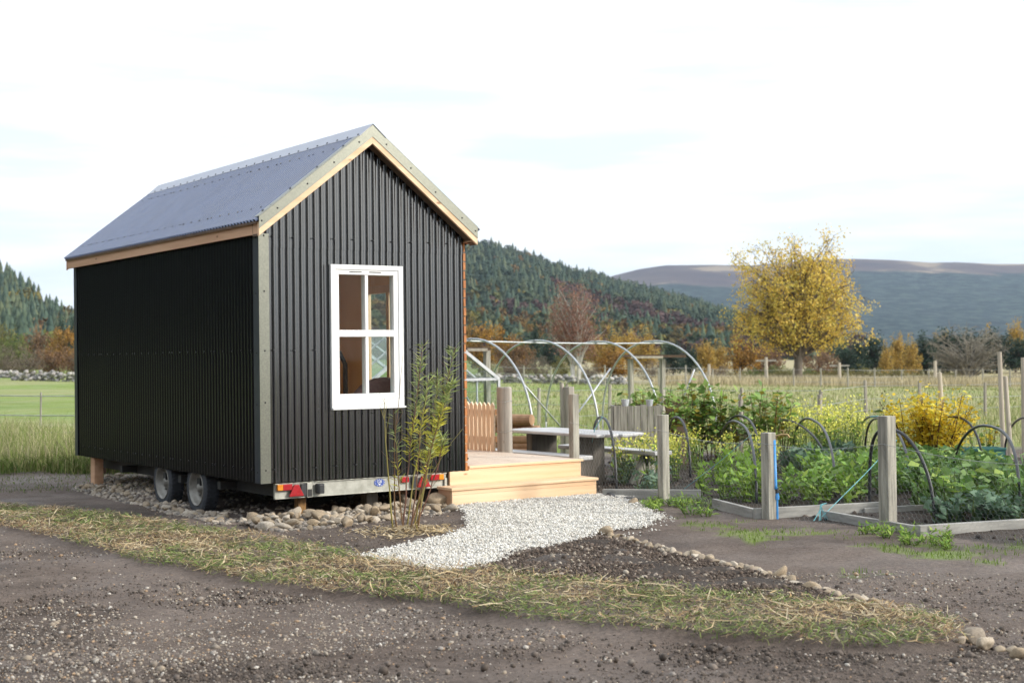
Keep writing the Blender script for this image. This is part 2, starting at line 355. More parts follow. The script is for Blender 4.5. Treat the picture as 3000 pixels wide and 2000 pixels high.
# ================================================================ ground sheet
def axis_pts(lo, hi, step, far, grow=1.13):
    a = list(np.arange(lo, hi+1e-6, step)); d = step; x = a[-1]
    up = []
    while x < far: d *= grow; x += d; up.append(x)
    d = step; x = a[0]; dn = []
    while x > -far: d *= grow; x -= d; dn.append(x)
    return np.array(dn[::-1]+a+up)
gs = axis_pts(-9.0, 9.5, .07, 6200, 1.10); gD = axis_pts(5.4, 26.0, .07, 6500, 1.085)
SS, DD = np.meshgrid(gs, gD, indexing='ij')
GX = CAM[0]+RH[0]*SS+FH[0]*DD; GY = CAM[1]+RH[1]*SS+FH[1]*DD; GZ = gh(GX, GY)
inband = inpoly(GX, GY, BAND); ingrav = inpoly(GX, GY, GRAVEL); insoil = inpoly(GX, GY, SOILBED); ingarden = inpoly(GX, GY, GARDEN)
n1 = fbm(GX*.9, GY*.9, 4); n2 = fbm(GX*.25+40, GY*.25, 4)
def blur(A_, k=2):
    A_ = A_.astype(float)
    for _ in range(k):
        A_[1:-1] = (A_[:-2]+2*A_[1:-1]+A_[2:])/4; A_[:, 1:-1] = (A_[:, :-2]+2*A_[:, 1:-1]+A_[:, 2:])/4
    return A_
GZ = gh(GX, GY)+.025*blur(ingrav)+(.045+.03*(fbm(GX*2.5, GY*2.5, 2)-.5))*blur(inband)+.05*blur(insoil)*fbm(GX*4, GY*4, 3)
rut = np.sin((GX*.45+GY*.9)*2.6+1.5*fbm(GX*.5, GY*.5, 2))                       # faint wheel ruts along the track in front
GZ = GZ-.022*sstep(.55, .95, rut)*(DD < 12)*(1-blur(inband))*(1-blur(insoil))*(1-blur(ingrav))
grass = sstep(20.3, 21.6, DD+1.6*(n1-.5)*2)
grass = np.where(SS > 1.0, sstep(22.5, 24.5, DD+2*(n1-.5)), grass)
patch = sstep(.52, .66, .6*fbm(GX*1.5, GY*1.5, 4)+.4*fbm(GX*4.5, GY*4.5, 3))*inpoly(GX+.3*(n1-.5), GY+.3*(n1-.5), GRASSY)*.8
grass = np.maximum(grass, patch)*(1-ingarden*.95*(DD < 23))
dark = np.clip(insoil*.8+ingarden*.9+sstep(.55, .75, n2)*.35, 0, 1)
straw = sstep(.45, .7, n2+.25*sstep(0, 14, SS))*.6*sstep(20, 30, DD)+.8*sstep(85, 105, DD)*sstep(2, 14, SS)
ni, nj = SS.shape
idx = np.arange(ni*nj).reshape(ni, nj)
F = np.stack([idx[:-1, :-1], idx[1:, :-1], idx[1:, 1:], idx[:-1, 1:]], -1).reshape(-1, 4)
V = np.stack([GX, GY, GZ], -1).reshape(-1, 3)
m, t, b = newmat('ground_soil'); n = t.nodes; l = t.links.new
at = n.new('ShaderNodeAttribute'); at.attribute_name = 'col'; sp = n.new('ShaderNodeSeparateColor'); l(at.outputs['Color'], sp.inputs[0])
co = n.new('ShaderNodeTexCoord')
def gn(scale, det=8, rough=.6):
    q = n.new('ShaderNodeTexNoise'); q.inputs['Scale'].default_value = scale; q.inputs['Detail'].default_value = det; q.inputs['Roughness'].default_value = rough; l(co.outputs['Object'], q.inputs['Vector']); return q.outputs[0]
def gr(fac, stops):
    q = n.new('ShaderNodeValToRGB'); es = q.color_ramp.elements
    while len(es) < len(stops): es.new(.5)
    for e_, (p, c) in zip(es, stops): e_.position = p; e_.color = (*c, 1)
    l(fac, q.inputs[0]); return q.outputs[0]
def gm(fac, a, b_, mode='MIX'):
    q = n.new('ShaderNodeMix'); q.data_type = 'RGBA'; q.blend_type = mode
    if isinstance(fac, float): q.inputs['Factor'].default_value = fac
    else: l(fac, q.inputs['Factor'])
    for i_, s_ in (('A', a), ('B', b_)):
        if isinstance(s_, tuple): q.inputs[i_].default_value = (*s_, 1)
        else: l(s_, q.inputs[i_])
    return q.outputs['Result']
soil = gr(gn(1.3), [(.3, (.095, .070, .058)), (.48, (.155, .120, .101)), (.72, (.215, .172, .148))])
soil = gm(.8, soil, gr(gn(30, 8, .78), [(.32, (.35, .33, .31)), (.5, (.95, .95, .95)), (.64, (1.35, 1.32, 1.28))]), 'MULTIPLY')
soil = gm(sp.outputs['Green'], soil, gr(gn(45, 6, .7), [(.35, (.022, .016, .013)), (.55, (.055, .042, .034)), (.7, (.10, .08, .066))]))
gras = gr(gn(.16, 7), [(.3, (.155, .225, .04)), (.5, (.21, .285, .06)), (.7, (.26, .30, .10))])
gras = gm(.7, gras, gr(gn(9, 6, .7), [(.3, (.55, .55, .5)), (.6, (1.1, 1.1, 1.05))]), 'MULTIPLY')
gras = gm(sp.outputs['Blue'], gras, gr(gn(2.5, 6), [(.3, (.30, .25, .12)), (.7, (.42, .37, .22))]))
soil = gm(1.0, soil, gr(gn(.55, 5, .6), [(.36, (.62, .60, .58)), (.46, (1, 1, 1)), (.7, (1.06, 1.05, 1.04))]), 'MULTIPLY')
l(gm(sp.outputs['Red'], soil, gras), b.inputs['Base Color'])
rr = n.new('ShaderNodeMapRange'); rr.inputs['From Min'].default_value = .35; rr.inputs['From Max'].default_value = .6; rr.inputs['To Min'].default_value = .55; rr.inputs['To Max'].default_value = .95; l(gn(.8, 4), rr.inputs[0]); l(rr.outputs[0], b.inputs['Roughness']); b.inputs['Specular IOR Level'].default_value = .35
bp = n.new('ShaderNodeBump'); bp.inputs['Strength'].default_value = 1.0; bp.inputs['Distance'].default_value = .035; l(gn(24, 9, .72), bp.inputs['Height']); l(bp.outputs[0], b.inputs['Normal'])
GROUND = npmesh('ground', V, F, m, cols=np.stack([grass, dark, straw], -1).reshape(-1, 3), smooth=True)
tag(GROUND, 'trodden brown garden soil running out into green field', 'ground', kind='structure')

# ================================================================ black hut on wheels
HL, HW = 5.69, 2.4
TAN = .78; ZR = 3.617                       # roof pitch, ridge height at the gable edge
roofz = lambda x: ZR-TAN*abs(x-1.2)
hut = empty('tiny_house', (1.2, 2.8, -.37), 'black corrugated metal tiny house with pitched roof standing on a twin axle trailer', 'tiny house')
def _trap(t):
    t = t % 1.0                              # flat crest, steep flanks, narrow valley, slightly rounded
    c = lambda q: max(-1.0, min(1.0, (.245-abs(((q+.5) % 1.0)-.5))/.07))
    return .25*c(t-.02)+.5*c(t)+.25*c(t+.02)
def corr(name, P0, U, Vd, N, width, v0, v1, mt, amp=.0095, pitch=.0762, holes=(), seg=10, parent=None, u_start=0.0, extra=None):
    P0, U, Vd, N = [np.array(q, float) for q in (P0, U, Vd, N)]; b_ = MB(); nseg = int(round(width/pitch*seg)); du = width/nseg
    for i in range(nseg):
        u0, u1 = u_start+i*du, u_start+(i+1)*du; um = (u0+u1)/2
        h0, h1 = amp*_trap(u0/pitch), amp*_trap(u1/pitch)
        cuts = [(v0(u0), v0(u1))]; 
        segs = [((v0(u0), v0(u1)), (v1(u0), v1(u1)))]
        for (ua, ub, va, vb) in holes:
            if ua < um < ub:
                (a_, c_) = segs.pop(); segs += [(a_, (va, va)), ((vb, vb), c_)]
        for lo_, hi_ in segs:
            if hi_[0]-lo_[0] < 1e-4 and hi_[1]-lo_[1] < 1e-4: continue
            b_.add([P0+U*u0+N*h0+Vd*lo_[0], P0+U*u1+N*h1+Vd*lo_[1], P0+U*u1+N*h1+Vd*max(hi_[1], lo_[1]), P0+U*u0+N*h0+Vd*max(hi_[0], lo_[0])], [(0,1,2,3)])
    if extra is not None: b_.mi = 1; b_.add(extra.v, extra.f); return b_.build(name, [mt, MAT['screw']], parent)
    return b_.build(name, mt, parent)
und = lambda x: roofz(x)-.17                # underside line of the roof build-up
# screws: domed heads, kept with the sheet they hold
def dome(bb, p, nrm, r=.0085):
    bb.lathe([(0,r*1.15),(r*.35,r*1.1),(r*.8,r*.7),(r,0.001)], p, nrm, 6)
SC = {k: MB() for k in ('glo', 'gup', 'slo', 'sup', 'rl', 'rr')}
for zz, kk in ((2.445, 'gup'), (1.315, 'glo'), (.13, 'glo')):
    for i in range(11):
        x = .132+i*.2286
        if zz == 1.315 and .74 < x < 1.63: continue
        if zz > 2 and und(x) < zz: continue
        dome(SC[kk], (x,-.012,zz+.004*math.sin(i*5)), (0,-1,0))
for x in (.9, 1.13, 1.24, 1.52): dome(SC['glo'], (x,-.012,.66), (0,-1,0))
for zz, kk in ((1.315, 'sup'), (.13, 'slo')):
    y = .2; k = 0
    while y < HL-.1:
        dome(SC[kk], (-.012,y,zz), (-1,0,0))
        if k % 5 == 4: dome(SC[kk], (-.012,y+.0762,zz), (-1,0,0))
        y += .2286 if k % 5 != 4 else .27; k += 1
for d in (.30, 1.12):
    y = -.1; k = 0
    while y < 5.8:
        for sg, kk in ((-1, 'rl'), (1, 'rr')): dome(SC[kk], (1.2+sg*d,y,roofz(1.2+d)), (sg*.6150,0,.7885), .010)
        y += .2286 if k % 4 != 3 else .10; k += 1
# gable: lower sheet with the window hole, upper sheet lapped over it
g_lo = corr('gable_cladding', (0,0,0), (1,0,0), (0,0,1), (0,-1,0), HW, lambda u: 0.0, lambda u: min(2.36, und(u)), MAT['black'], holes=[(.775,1.595,.71,2.175)], parent=hut, extra=SC['glo'])
g_up = corr('gable_cladding', (0,-.004,0), (1,0,0), (0,0,1), (0,-1,0), HW, lambda u: min(2.335, und(u)), lambda u: und(u), MAT['black'], parent=hut, extra=SC['gup'])
corr('side_cladding', (0,HL,0), (0,-1,0), (0,0,1), (-1,0,0), HL, lambda u: 0.0, lambda u: 1.30, MAT['blackside'], parent=hut, extra=SC['slo'])
corr('side_cladding', (-.004,HL,0), (0,-1,0), (0,0,1), (-1,0,0), HL, lambda u: 1.285, lambda u: 2.47, MAT['blackside'], parent=hut, extra=SC['sup'])
corr('gable_cladding', (HW,HL,0), (-1,0,0), (0,0,1), (0,1,0), HW, lambda u: 0.0, lambda u: und(u), MAT['black'], parent=hut)
# timber lining walls (room inside), with window and door openings
mb = MB()
DY0, DY1, DZ1 = .30, 2.12, 2.08
mb.box((.03,.03,.02), (.775,.09,2.35)); mb.box((1.595,.03,.02), (2.37,.09,2.35)); mb.box((.775,.03,.02), (1.595,.09,.71)); mb.box((.775,.03,2.175), (1.595,.09,2.35))
mb.prism([(.03,.03,2.352),(2.37,.03,2.352),(2.37,.03,und(2.37)-.02),(1.2,.03,und(1.2)-.02),(.03,.03,und(.03)-.02)], (0,.06,0))
mb.prism([(.03,HL-.09,.02),(2.37,HL-.09,.02),(2.37,HL-.09,und(2.37)-.02),(1.2,HL-.09,und(1.2)-.02),(.03,HL-.09,und(.03)-.02)], (0,.06,0))
mb.box((.03,.092,.02), (.09,HL-.092,2.42))
mb.box((2.31,.092,.02), (2.37,DY0,2.42)); mb.box((2.31,DY1,.02), (2.37,HL-.092,2.42)); mb.box((2.31,DY0,DZ1), (2.37,DY1,2.42))
mb.build('inner_wall', MAT['ply'], hut)
mb = MB(); mb.box((.03,.03,.004), (2.37,HL-.03,.018)); mb.build('floor', MAT['ply'], hut)
mb = MB()
for sgn in (-1, 1):
    xe = 1.2+sgn*1.17
    mb.prism([(1.2,.092,und(1.2)-.03),(xe,.092,und(xe)-.03),(xe,.092,und(xe)-.05),(1.2,.092,und(1.2)-.05)], (0,HL-.184,0))
mb.build('ceiling', pm('painted_ceiling', (.62,.56,.46), rough=.7), hut)
# glazed door in the right wall, extra unseen glazing added to light the room
mb = MB()
for y0, y1, z0, z1 in ((DY0,DY0+.09,.02,DZ1),(DY1-.09,DY1,.02,DZ1),(DY0+.09,DY1-.09,DZ1-.09,DZ1),(DY0+.09,DY1-.09,.02,.14),(1.50,1.56,.14,DZ1-.09),(.88,.98,.14,DZ1-.09)):
    mb.box((2.32,y0,z0), (2.38,y1,z1))
door = mb.build('door', MAT['larch_z'], hut)
mb = MB(); mb.box((2.345,DY0+.09,.14), (2.351,.88,DZ1-.09)); mb.box((2.345,.98,.14), (2.351,1.50,DZ1-.09)); mb.box((2.345,1.56,.14), (2.351,DY1-.09,DZ1-.09)); mb.build('pane', MAT['glass'], door)
mb = MB(); mb.tube([(2.30,1.53,.95),(2.27,1.53,.95),(2.27,1.43,.95)], .009, 6); mb.build('handle', MAT['darksteel'], door)
# right wall cladding: horizontal larch boards
mb = MB(); k = 0; z = .0
while z < 2.45:
    zz = min(z+.086, 2.46); off = .004*math.sin(k*2.3)
    for y0, y1 in (((.0,HL),) if z > DZ1+.02 else ((.0,DY0-.02),(DY1+.02,HL))):
        mb.box((2.385,y0-.012,z), (2.412+off,y1,zz))
    z += .0985; k += 1
mb.build('larch_cladding', MAT['clad'], hut)
# roof sheets, corrugations run down the slope
cs, sn = math.cos(math.atan(TAN)), math.sin(math.atan(TAN)); sl = 1.305/cs
corr('roof_sheet', (1.2,5.84,ZR-.012), (0,-1,0), (-cs,0,-sn), (-sn,0,cs), 6.0, lambda u: .03, lambda u: sl, MAT['roof'], amp=.013, parent=hut, extra=SC['rl'])
corr('roof_sheet', (1.2,-.16,ZR-.012), (0,1,0), (cs,0,-sn), (sn,0,cs), 6.0, lambda u: .03, lambda u: sl, MAT['roof'], amp=.013, parent=hut, extra=SC['rr'])
mb = MB()
for sg in (-1, 1):
    xe = 1.2+sg*1.30
    mb.prism([(1.2,-.13,roofz(1.2)-.03),(xe,-.13,roofz(xe)-.03),(xe,-.13,roofz(xe)-.05),(1.2,-.13,roofz(1.2)-.05)], (0,5.94,0))
mb.build('roof_deck', MAT['darkboard'], hut)
mb = MB()
for sg in (-1, 1):
    x1 = 1.2+sg*.155
    mb.prism([(1.2,-.172,ZR+.018),(x1,-.172,roofz(x1)+.006),(x1,-.172,roofz(x1)+.001),(1.2,-.172,ZR+.012)], (0,6.02,0))
mb.mi = 1; y = -.1
while y < 5.8:
    for sg in (-1, 1): dome(mb, (1.2+sg*.135,y,roofz(1.335)+.006), (sg*.615,0,.7885), .010)
    y += .2286
ridge = mb.build('ridge_cap', [MAT['ridge'], MAT['screw']], hut)
# bargeboards, metal barge trim with a flange on the roof
for sg in (-1, 1):
    xo = 1.2+sg*1.279
    q = lambda x, d: (x, 0, roofz(x)-d)
    def slab(d0, d1, y0, y1, bb):
        bb.prism([(1.2,y0,roofz(1.2)-d0),(xo,y0,roofz(xo)-d0),(xo,y0,roofz(xo)-d1),(1.2,y0,roofz(1.2)-d1)], (0,y1-y0,0))
    mb = MB(); slab(.05, .187, -.158, -.125, mb); mb.build('bargeboard', MAT['larch_x'], hut, bevel=.002)
    mb = MB(); slab(-.005, .117, -.164, -.1595, mb)
    mb.prism([(1.2+sg*.16,-.164,roofz(1.2+sg*.16)+.002),(xo,-.164,roofz(xo)+.002),(xo,-.164,roofz(xo)+.009),(1.2+sg*.16,-.164,roofz(1.2+sg*.16)+.009)], (0,.10,0))
    mb.mi = 1
    for d in (.16, .45, .75, 1.08, 1.25): dome(mb, (1.2+sg*d,-.164,roofz(1.2+sg*d)-.06), (0,-1,0))
    if sg < 0:
        for d in (.3,.6,.9,1.2): dome(mb, (1.2-d,-.08,roofz(1.2-d)+.009), (-sn,0,cs), .010)
    mb.build('barge_trim', [MAT['trim'], MAT['screw']], hut)
    mb = MB(); slab(.165, .185, -.124, -.012, mb)
    slab(.05, .16, -.012+.0, -.010, mb); mb.build('soffit', MAT['darkboard'], hut)
    # rear barge
    mb = MB(); slab(.05, .187, 5.80, 5.832, mb); mb.build('bargeboard', MAT['fascia'], hut)
    xf = -.076 if sg < 0 else 2.476; xi = xf-sg*.024
    mb = MB(); mb.box((min(xf,xi),-.124,2.452), (max(xf,xi),5.798,2.597)); mb.build('fascia_board', MAT['fascia'], hut, bevel=.002)
    mb = MB(); mb.box((min(xi,1.2+sg*1.212),-.12,2.468), (max(xi,1.2+sg*1.212),5.79,2.482)); mb.build('soffit', MAT['fascia'], hut)
# corner trims
mb = MB(); mb.box((-.022,-.0215,0), (.088,-.0165,2.47)); mb.mi = 1
for zz in (2.45,1.9,1.31,.8,.13): dome(mb, (.035,-.021,zz), (0,-1,0))
mb.build('corner_trim', [MAT['trim'], MAT['screw']], hut)
mb = MB(); mb.box((-.0225,-.0160,0), (-.0175,.115,2.46)); mb.mi = 1
for zz in (2.43,1.88,1.29,.78,.11): dome(mb, (-.022,.05,zz), (-1,0,0))
mb.build('corner_trim', [MAT['navy'], MAT['screw']], hut)
mb = MB(); mb.box((-.0225,HL-.09,0), (-.0175,HL+.02,2.46)); mb.box((-.0170,HL+.0165,0), (.09,HL+.021,2.46)); mb.build('corner_trim', MAT['navy'], hut)
# window
win = MB()
for x0, x1, z0, z1, y0 in ((.761,.815,.72,2.185,-.045),(1.555,1.610,.72,2.185,-.045),(.815,1.555,2.135,2.185,-.045)):
    win.box((x0,y0,z0), (x1,.07,z1))
window = win.build('window', MAT['white'], hut, bevel=.004)
mb = MB()
for x0, x1, z0, z1 in ((.817,.857,.80,2.132),(1.497,1.553,.80,2.132),(.857,1.497,2.085,2.132),(.857,1.497,.80,.862),(.857,1.497,1.447,1.517)): mb.box((x0,-.036,z0), (x1,.05,z1))
mb.box((1.160,-.034,.864), (1.197,.05,1.445)); mb.box((1.160,-.034,1.519), (1.197,.05,2.083)); mb.build('sash', MAT['white'], window, bevel=.004)
mb = MB(); mb.box((.765,-.062,.703), (1.624,.06,.722)); mb.box((.817,-.047,.724), (1.553,.06,.798)); mb.build('sill', MAT['white'], window, bevel=.004)
for xa in (.98, 1.21): mb = MB(); mb.box((xa,-.0405,2.110), (xa+.14,-.0365,2.118)); mb.build('vent_slot', MAT['darksteel'], window)
mb = MB()
for x0, x1, z0, z1 in ((.857,1.16,.862,1.447),(1.197,1.497,.862,1.447),(.857,1.16,1.517,2.085),(1.197,1.497,1.517,2.085)): mb.box((x0,.006,z0), (x1,.010,z1))
mb.build('pane', MAT['glass'], window)
# trailer chassis, rear beam, lights, number sticker
mb = MB()
mb.box((.151,.035,-.168), (2.166,.065,-.012)); mb.box((.151,.020,-.168), (2.166,.035,-.160)); mb.box((.151,.02,-.022), (2.166,.035,-.012))
mb.box((.492,-.002,-.168), (.552,.034,-.022))
mb.box((2.13,.012,-.155), (2.164,.034,-.07))
beam = mb.build('rear_beam', MAT['galv'], hut, bevel=.003)
mb = MB()
for x in (.28, 2.02): mb.box((x-.03,.07,-.16), (x+.03,HL-.1,-.03))
for y in (1.2,1.76,2.3,2.76,4.2): mb.box((.06,y-.04,-.14), (2.34,y+.04,-.06))
mb.build('chassis', MAT['darksteel'], hut)
mb = MB(); mb.box((.499,-.006,-.158), (.545,-.003,-.085)); mb.build('tube_opening', MAT['darksteel'], beam)
for x0, flip in ((.165, False), (1.948, True)):
    mb = MB(); w = .058; a0, a1 = (x0, x0+w) if not flip else (x0+.16-w, x0+.16)
    r0, r1 = (x0+w, x0+.16) if not flip else (x0, x0+.16-w)
    mb.mi = 0; mb.box((r0,-.012,-.080), (r1,.019,-.020)); mb.mi = 1; mb.box((a0,-.012,-.080), (a1,.019,-.020))
    mb.mi = 2; mb.box((x0-.005,.0,-.086), (x0+.165,.018,-.0805))
    mb.build('tail_light', [MAT['red'], MAT['amber'], MAT['blackplastic']], beam, bevel=.005)
for xc in (.371, 1.86):
    mb = MB(); mb.prism([(xc-.082,-.016,-.146),(xc+.082,-.016,-.146),(xc+.024,-.016,-.030),(xc-.024,-.016,-.030)], (0,.030,0)); mb.build('reflector', MAT['red'], beam, bevel=.004)
mb = MB(); mb.box((1.595,-.004,-.085), (1.682,.019,-.026)); mb.build('tail_light', MAT['red'], beam, bevel=.005)
for xa, xb in ((.432,.490),(1.722,1.775)):
    mb = MB(); mb.box((xa,.005,-.150), (xb,.03,-.030)); mb.build('bracket', MAT['blackplastic'], beam)
mb = MB(); mb.prism([(.592,-.03,-.130),(.612,-.045,-.136),(.660,-.045,-.136),(.678,-.02,-.130),(.678,.019,-.130),(.592,.019,-.130)], (0,0,.095)); mb.build('socket', MAT['blackplastic'], beam, bevel=.006)
mb = MB(); mb.prism([(1.343+  .064*math.cos(i*math.pi/16),.0315,-.070+.040*math.sin(i*math.pi/16)) for i in range(32)], (0,.0025,0))
stick = mb.build('country_sticker', MAT['blue'], beam)
mb = MB()
for i in range(12):
    an = i*math.pi/6; cx_, cz_ = 1.343+  .053*math.cos(an), -.070+.033*math.sin(an)
    mb.prism([(cx_+(.0052 if j % 2 == 0 else .0022)*math.sin(j*math.pi/5),.0295,cz_+(.0052 if j % 2 == 0 else .0022)*math.cos(j*math.pi/5)) for j in range(10)], (0,.0015,0))
mb.build('star_ring', MAT['white'], stick)
def text_part(body, size, loc, parent, mt, name):
    cu = bpy.data.curves.new('txt', 'FONT'); cu.body = body; cu.size = size; cu.align_x = 'CENTER'; cu.extrude = .0006
    tmp = bpy.data.objects.new('txt', cu); COL.objects.link(tmp); bpy.context.view_layer.update()
    me = bpy.data.meshes.new_from_object(tmp.evaluated_get(bpy.context.evaluated_depsgraph_get())); bpy.data.objects.remove(tmp)
    me.transform(Matrix.Translation(loc) @ Matrix.Rotation(math.pi/2, 4, 'X')); return fin(name, me, mt, parent)
text_part('GB', .042, (1.343,.0300,-.075), stick, MAT['white'], 'lettering')
mb = MB(); mb.box((1.332,.0295,-.096), (1.354,.031,-.083)); mb.build('emblem', MAT['white'], stick)
# wheels
def wheel(yc, xc=.03, zc=-.165, R=.285, sg=-1):
    mb = MB(); o = (xc,yc,zc); ax = (sg,0,0)
    mb.lathe([(-.16,.19),(-.165,.25),(-.15,R-.006),(-.12,R),(-.04,R),(-.012,R-.008),(0,R-.035),(-.002,.205),(-.012,.19)], o, ax, 40)
    for k in range(40):
        an = 2*math.pi*k/40; c_, s_ = math.cos(an), math.sin(an)
        for h0, h1 in ((-.05,-.012),(-.15,-.11)):
            mb.add([(xc+sg*h, yc+c_*r_-s_*t_, zc+s_*r_+c_*t_) for h in (h0, h1) for r_, t_ in ((R-.004,-.012),(R-.004,.012),(R+.007,.010),(R+.007,-.010))], [(0,1,2,3),(7,6,5,4),(2,6,7,3),(0,4,5,1),(1,5,6,2),(0,3,7,4)])
    w = mb.build('wheel', MAT['rubber'], hut, smooth=False)
    mb = MB(); mb.lathe([(-.012,.196),(.002,.194),(.0,.184),(-.03,.176),(-.05,.165),(-.075,.15),(-.08,.11),(-.062,.075),(-.058,.05),(-.03,.046),(-.022,.03),(-.02,.001)], o, ax, 36)
    for k in range(5):
        an = 2*math.pi*k/5; mb.tube([(xc-sg*.066,yc+.085*math.cos(an),zc+.085*math.sin(an)),(xc-sg*.045,yc+.085*math.cos(an),zc+.085*math.sin(an))], .010, 6)
    mb.build('rim', MAT['rim'], w, smooth=True)
for yc in (1.76, 2.76): wheel(yc)
for yc in (1.76, 2.76): wheel(yc, xc=2.37, sg=1)
# props under the hut: things that carry it
def prop(name, lo, hi, label, mt):
    mb = MB(); mb.box(lo, hi); o = mb.build(name, mt, None, bevel=.006); tag(o, label, 'support post', 'timber props under the hut'); return o
prop('support_post', (.045,5.15,gz(.1,5.2)-.08), (.165,5.30,-.002), 'orange brown timber post propping the far corner of the black hut', MAT['fascia'])
prop('support_post', (.47,.16,-.46), (.56,.25,-.170), 'rotten rust brown timber stub under the left end of the trailer beam', pm('rotten_wood', (.42,.24,.09), (.12,.06,.03), 26, (1,1,.3), rough=.9, bump=.5))
prop('support_post', (1.42,.45,-.46), (1.56,.59,-.15), 'round-cornered timber stub under the right half of the trailer beam', MAT['postwood'])
# room contents seen through the window
ch = empty('armchair', (1.62,.85,.016), 'mauve fabric armchair with rounded back just inside the hut window', 'armchair')
mb = MB(); prof = [(1.18+.44*(1+math.cos(math.pi-i*math.pi/14))*1.0, .40+.62*math.sin(i*math.pi/14)**.6) for i in range(15)]
mb.prism([(x,.34,z) for x, z in prof], (0,.14,0)); mb.build('backrest', MAT['maroon'], ch, bevel=.04)
mb = MB(); mb.box((1.22,.48,.25), (2.02,1.1,.45)); mb.build('seat', MAT['maroon'], ch, bevel=.04)
for x in (1.20, 1.92): mb = MB(); mb.box((x,.5,.2), (x+.12,1.1,.62)); mb.build('armrest', MAT['maroon'], ch, bevel=.04)
for x in (1.25, 1.97):
    for y in (.4, 1.05): mb = MB(); mb.box((x,y,.016), (x+.04,y+.04,.24)); mb.build('leg', MAT['darksteel'], ch)
fl = MB(); fl.tube([(2.20,2.36,.6),(2.20,2.36,1.16),(2.15,2.40,1.29),(1.98,2.52,1.31)], .03, 10)
st = empty('wood_stove', (2.05,2.45,.016), 'small black stove with a bent flue by the plywood wall inside the hut', 'stove')
fl.build('flue', MAT['darksteel'], st); mb = MB(); mb.box((1.88,2.25,.12), (2.28,2.68,.62)); mb.build('body', MAT['darksteel'], st, bevel=.01)
for x in (1.89, 2.23):
    for y in (2.27, 2.62): mb = MB(); mb.box((x,y,.016), (x+.04,y+.04,.12)); mb.build('leg', MAT['darksteel'], st)

# ================================================================ deck and step
dk = empty('timber_deck', (3.1,1.3,-.37), 'new larch deck of narrow boards beside the black hut', 'deck')
mb = MB(); x = 2.43
while x < 3.95:
    mb.box((x,.012,.022), (min(x+.092,3.958),3.2,.048)); x += .0985
mb.box((2.20,-.016,.0225), (2.425,.010,.0235)) if False else None
mb.build('deck_boards', MAT['deck'], dk, bevel=.002)
mb = MB(); mb.box((2.43,-.022,.020), (3.985,.0115,.047)); mb.build('nosing_board', MAT['larch_x'], dk, bevel=.003)
mb = MB(); mb.box((2.19,-.002,-.155), (3.962,.030,-.004)); mb.box((2.43,-.002,-.0035), (3.962,.030,.0195)); mb.build('fascia_board', MAT['larch_x'], dk, bevel=.002)
mb = MB(); mb.box((2.19,.001,-.37), (3.96,.028,-.157)); mb.build('lower_fascia_board', MAT['larch_x'], dk, bevel=.002)
mb = MB(); mb.box((3.932,.032,-.37), (3.959,3.2,.0215)); mb.build('side_board', MAT['larch_y'], dk)
for x in (2.5, 3.2):
    for y in (.4, 1.6, 2.9): mb = MB(); mb.box((x,y,-.45), (x+.1,y+.1,.02)); mb.build('leg', MAT['larch_z'], dk)
sp_ = empty('timber_step', (3.0,-.15,-.37), 'wide low larch step in front of the deck at the gravel edge', 'step')
mb = MB(); mb.box((2.015,-.312,-.178), (3.975,-.012,-.148)); mb.build('tread', MAT['larch_x'], sp_, bevel=.004)
mb = MB(); mb.box((2.033,-.290,-.225), (3.957,-.262,-.1785)); mb.box((2.033,-.291,-.43), (3.957,-.263,-.2265)); mb.build('riser', MAT['larch_x'], sp_, bevel=.002)
for x in (2.033, 3.93): mb = MB(); mb.box((x,-.2615,-.43), (x+.026,-.015,-.180)); mb.build('side_panel', MAT['fascia'], sp_)
# dark stack of boards behind the hut, far left under the floor
pa_, pb_ = grd(214,1092), byD(318,1078,22.5); pc_ = .5*(pa_+pb_)
pb = empty('board_fence', pc_, 'low dark brown board panel behind the hut, seen under its floor', 'board panel')
for k in range(3): mb = MB(); zz = np.array([0,0,.10+k*.17]); mb.beam(np.array([pa_[0],pa_[1],gz(*pa_[:2])])+zz, np.array([pb_[0],pb_[1],gz(*pb_[:2])])+zz, .025, .15); mb.build('board', MAT['darkboard'], pb)
for q in (pa_*.85+pb_*.15, pa_*.4+pb_*.6): mb = MB(); mb.box((q[0],q[1]-.06,gz(*q[:2])-.1), (q[0]+.06,q[1]-.015,gz(*q[:2])+.55)); mb.build('post', MAT['darkboard'], pb)
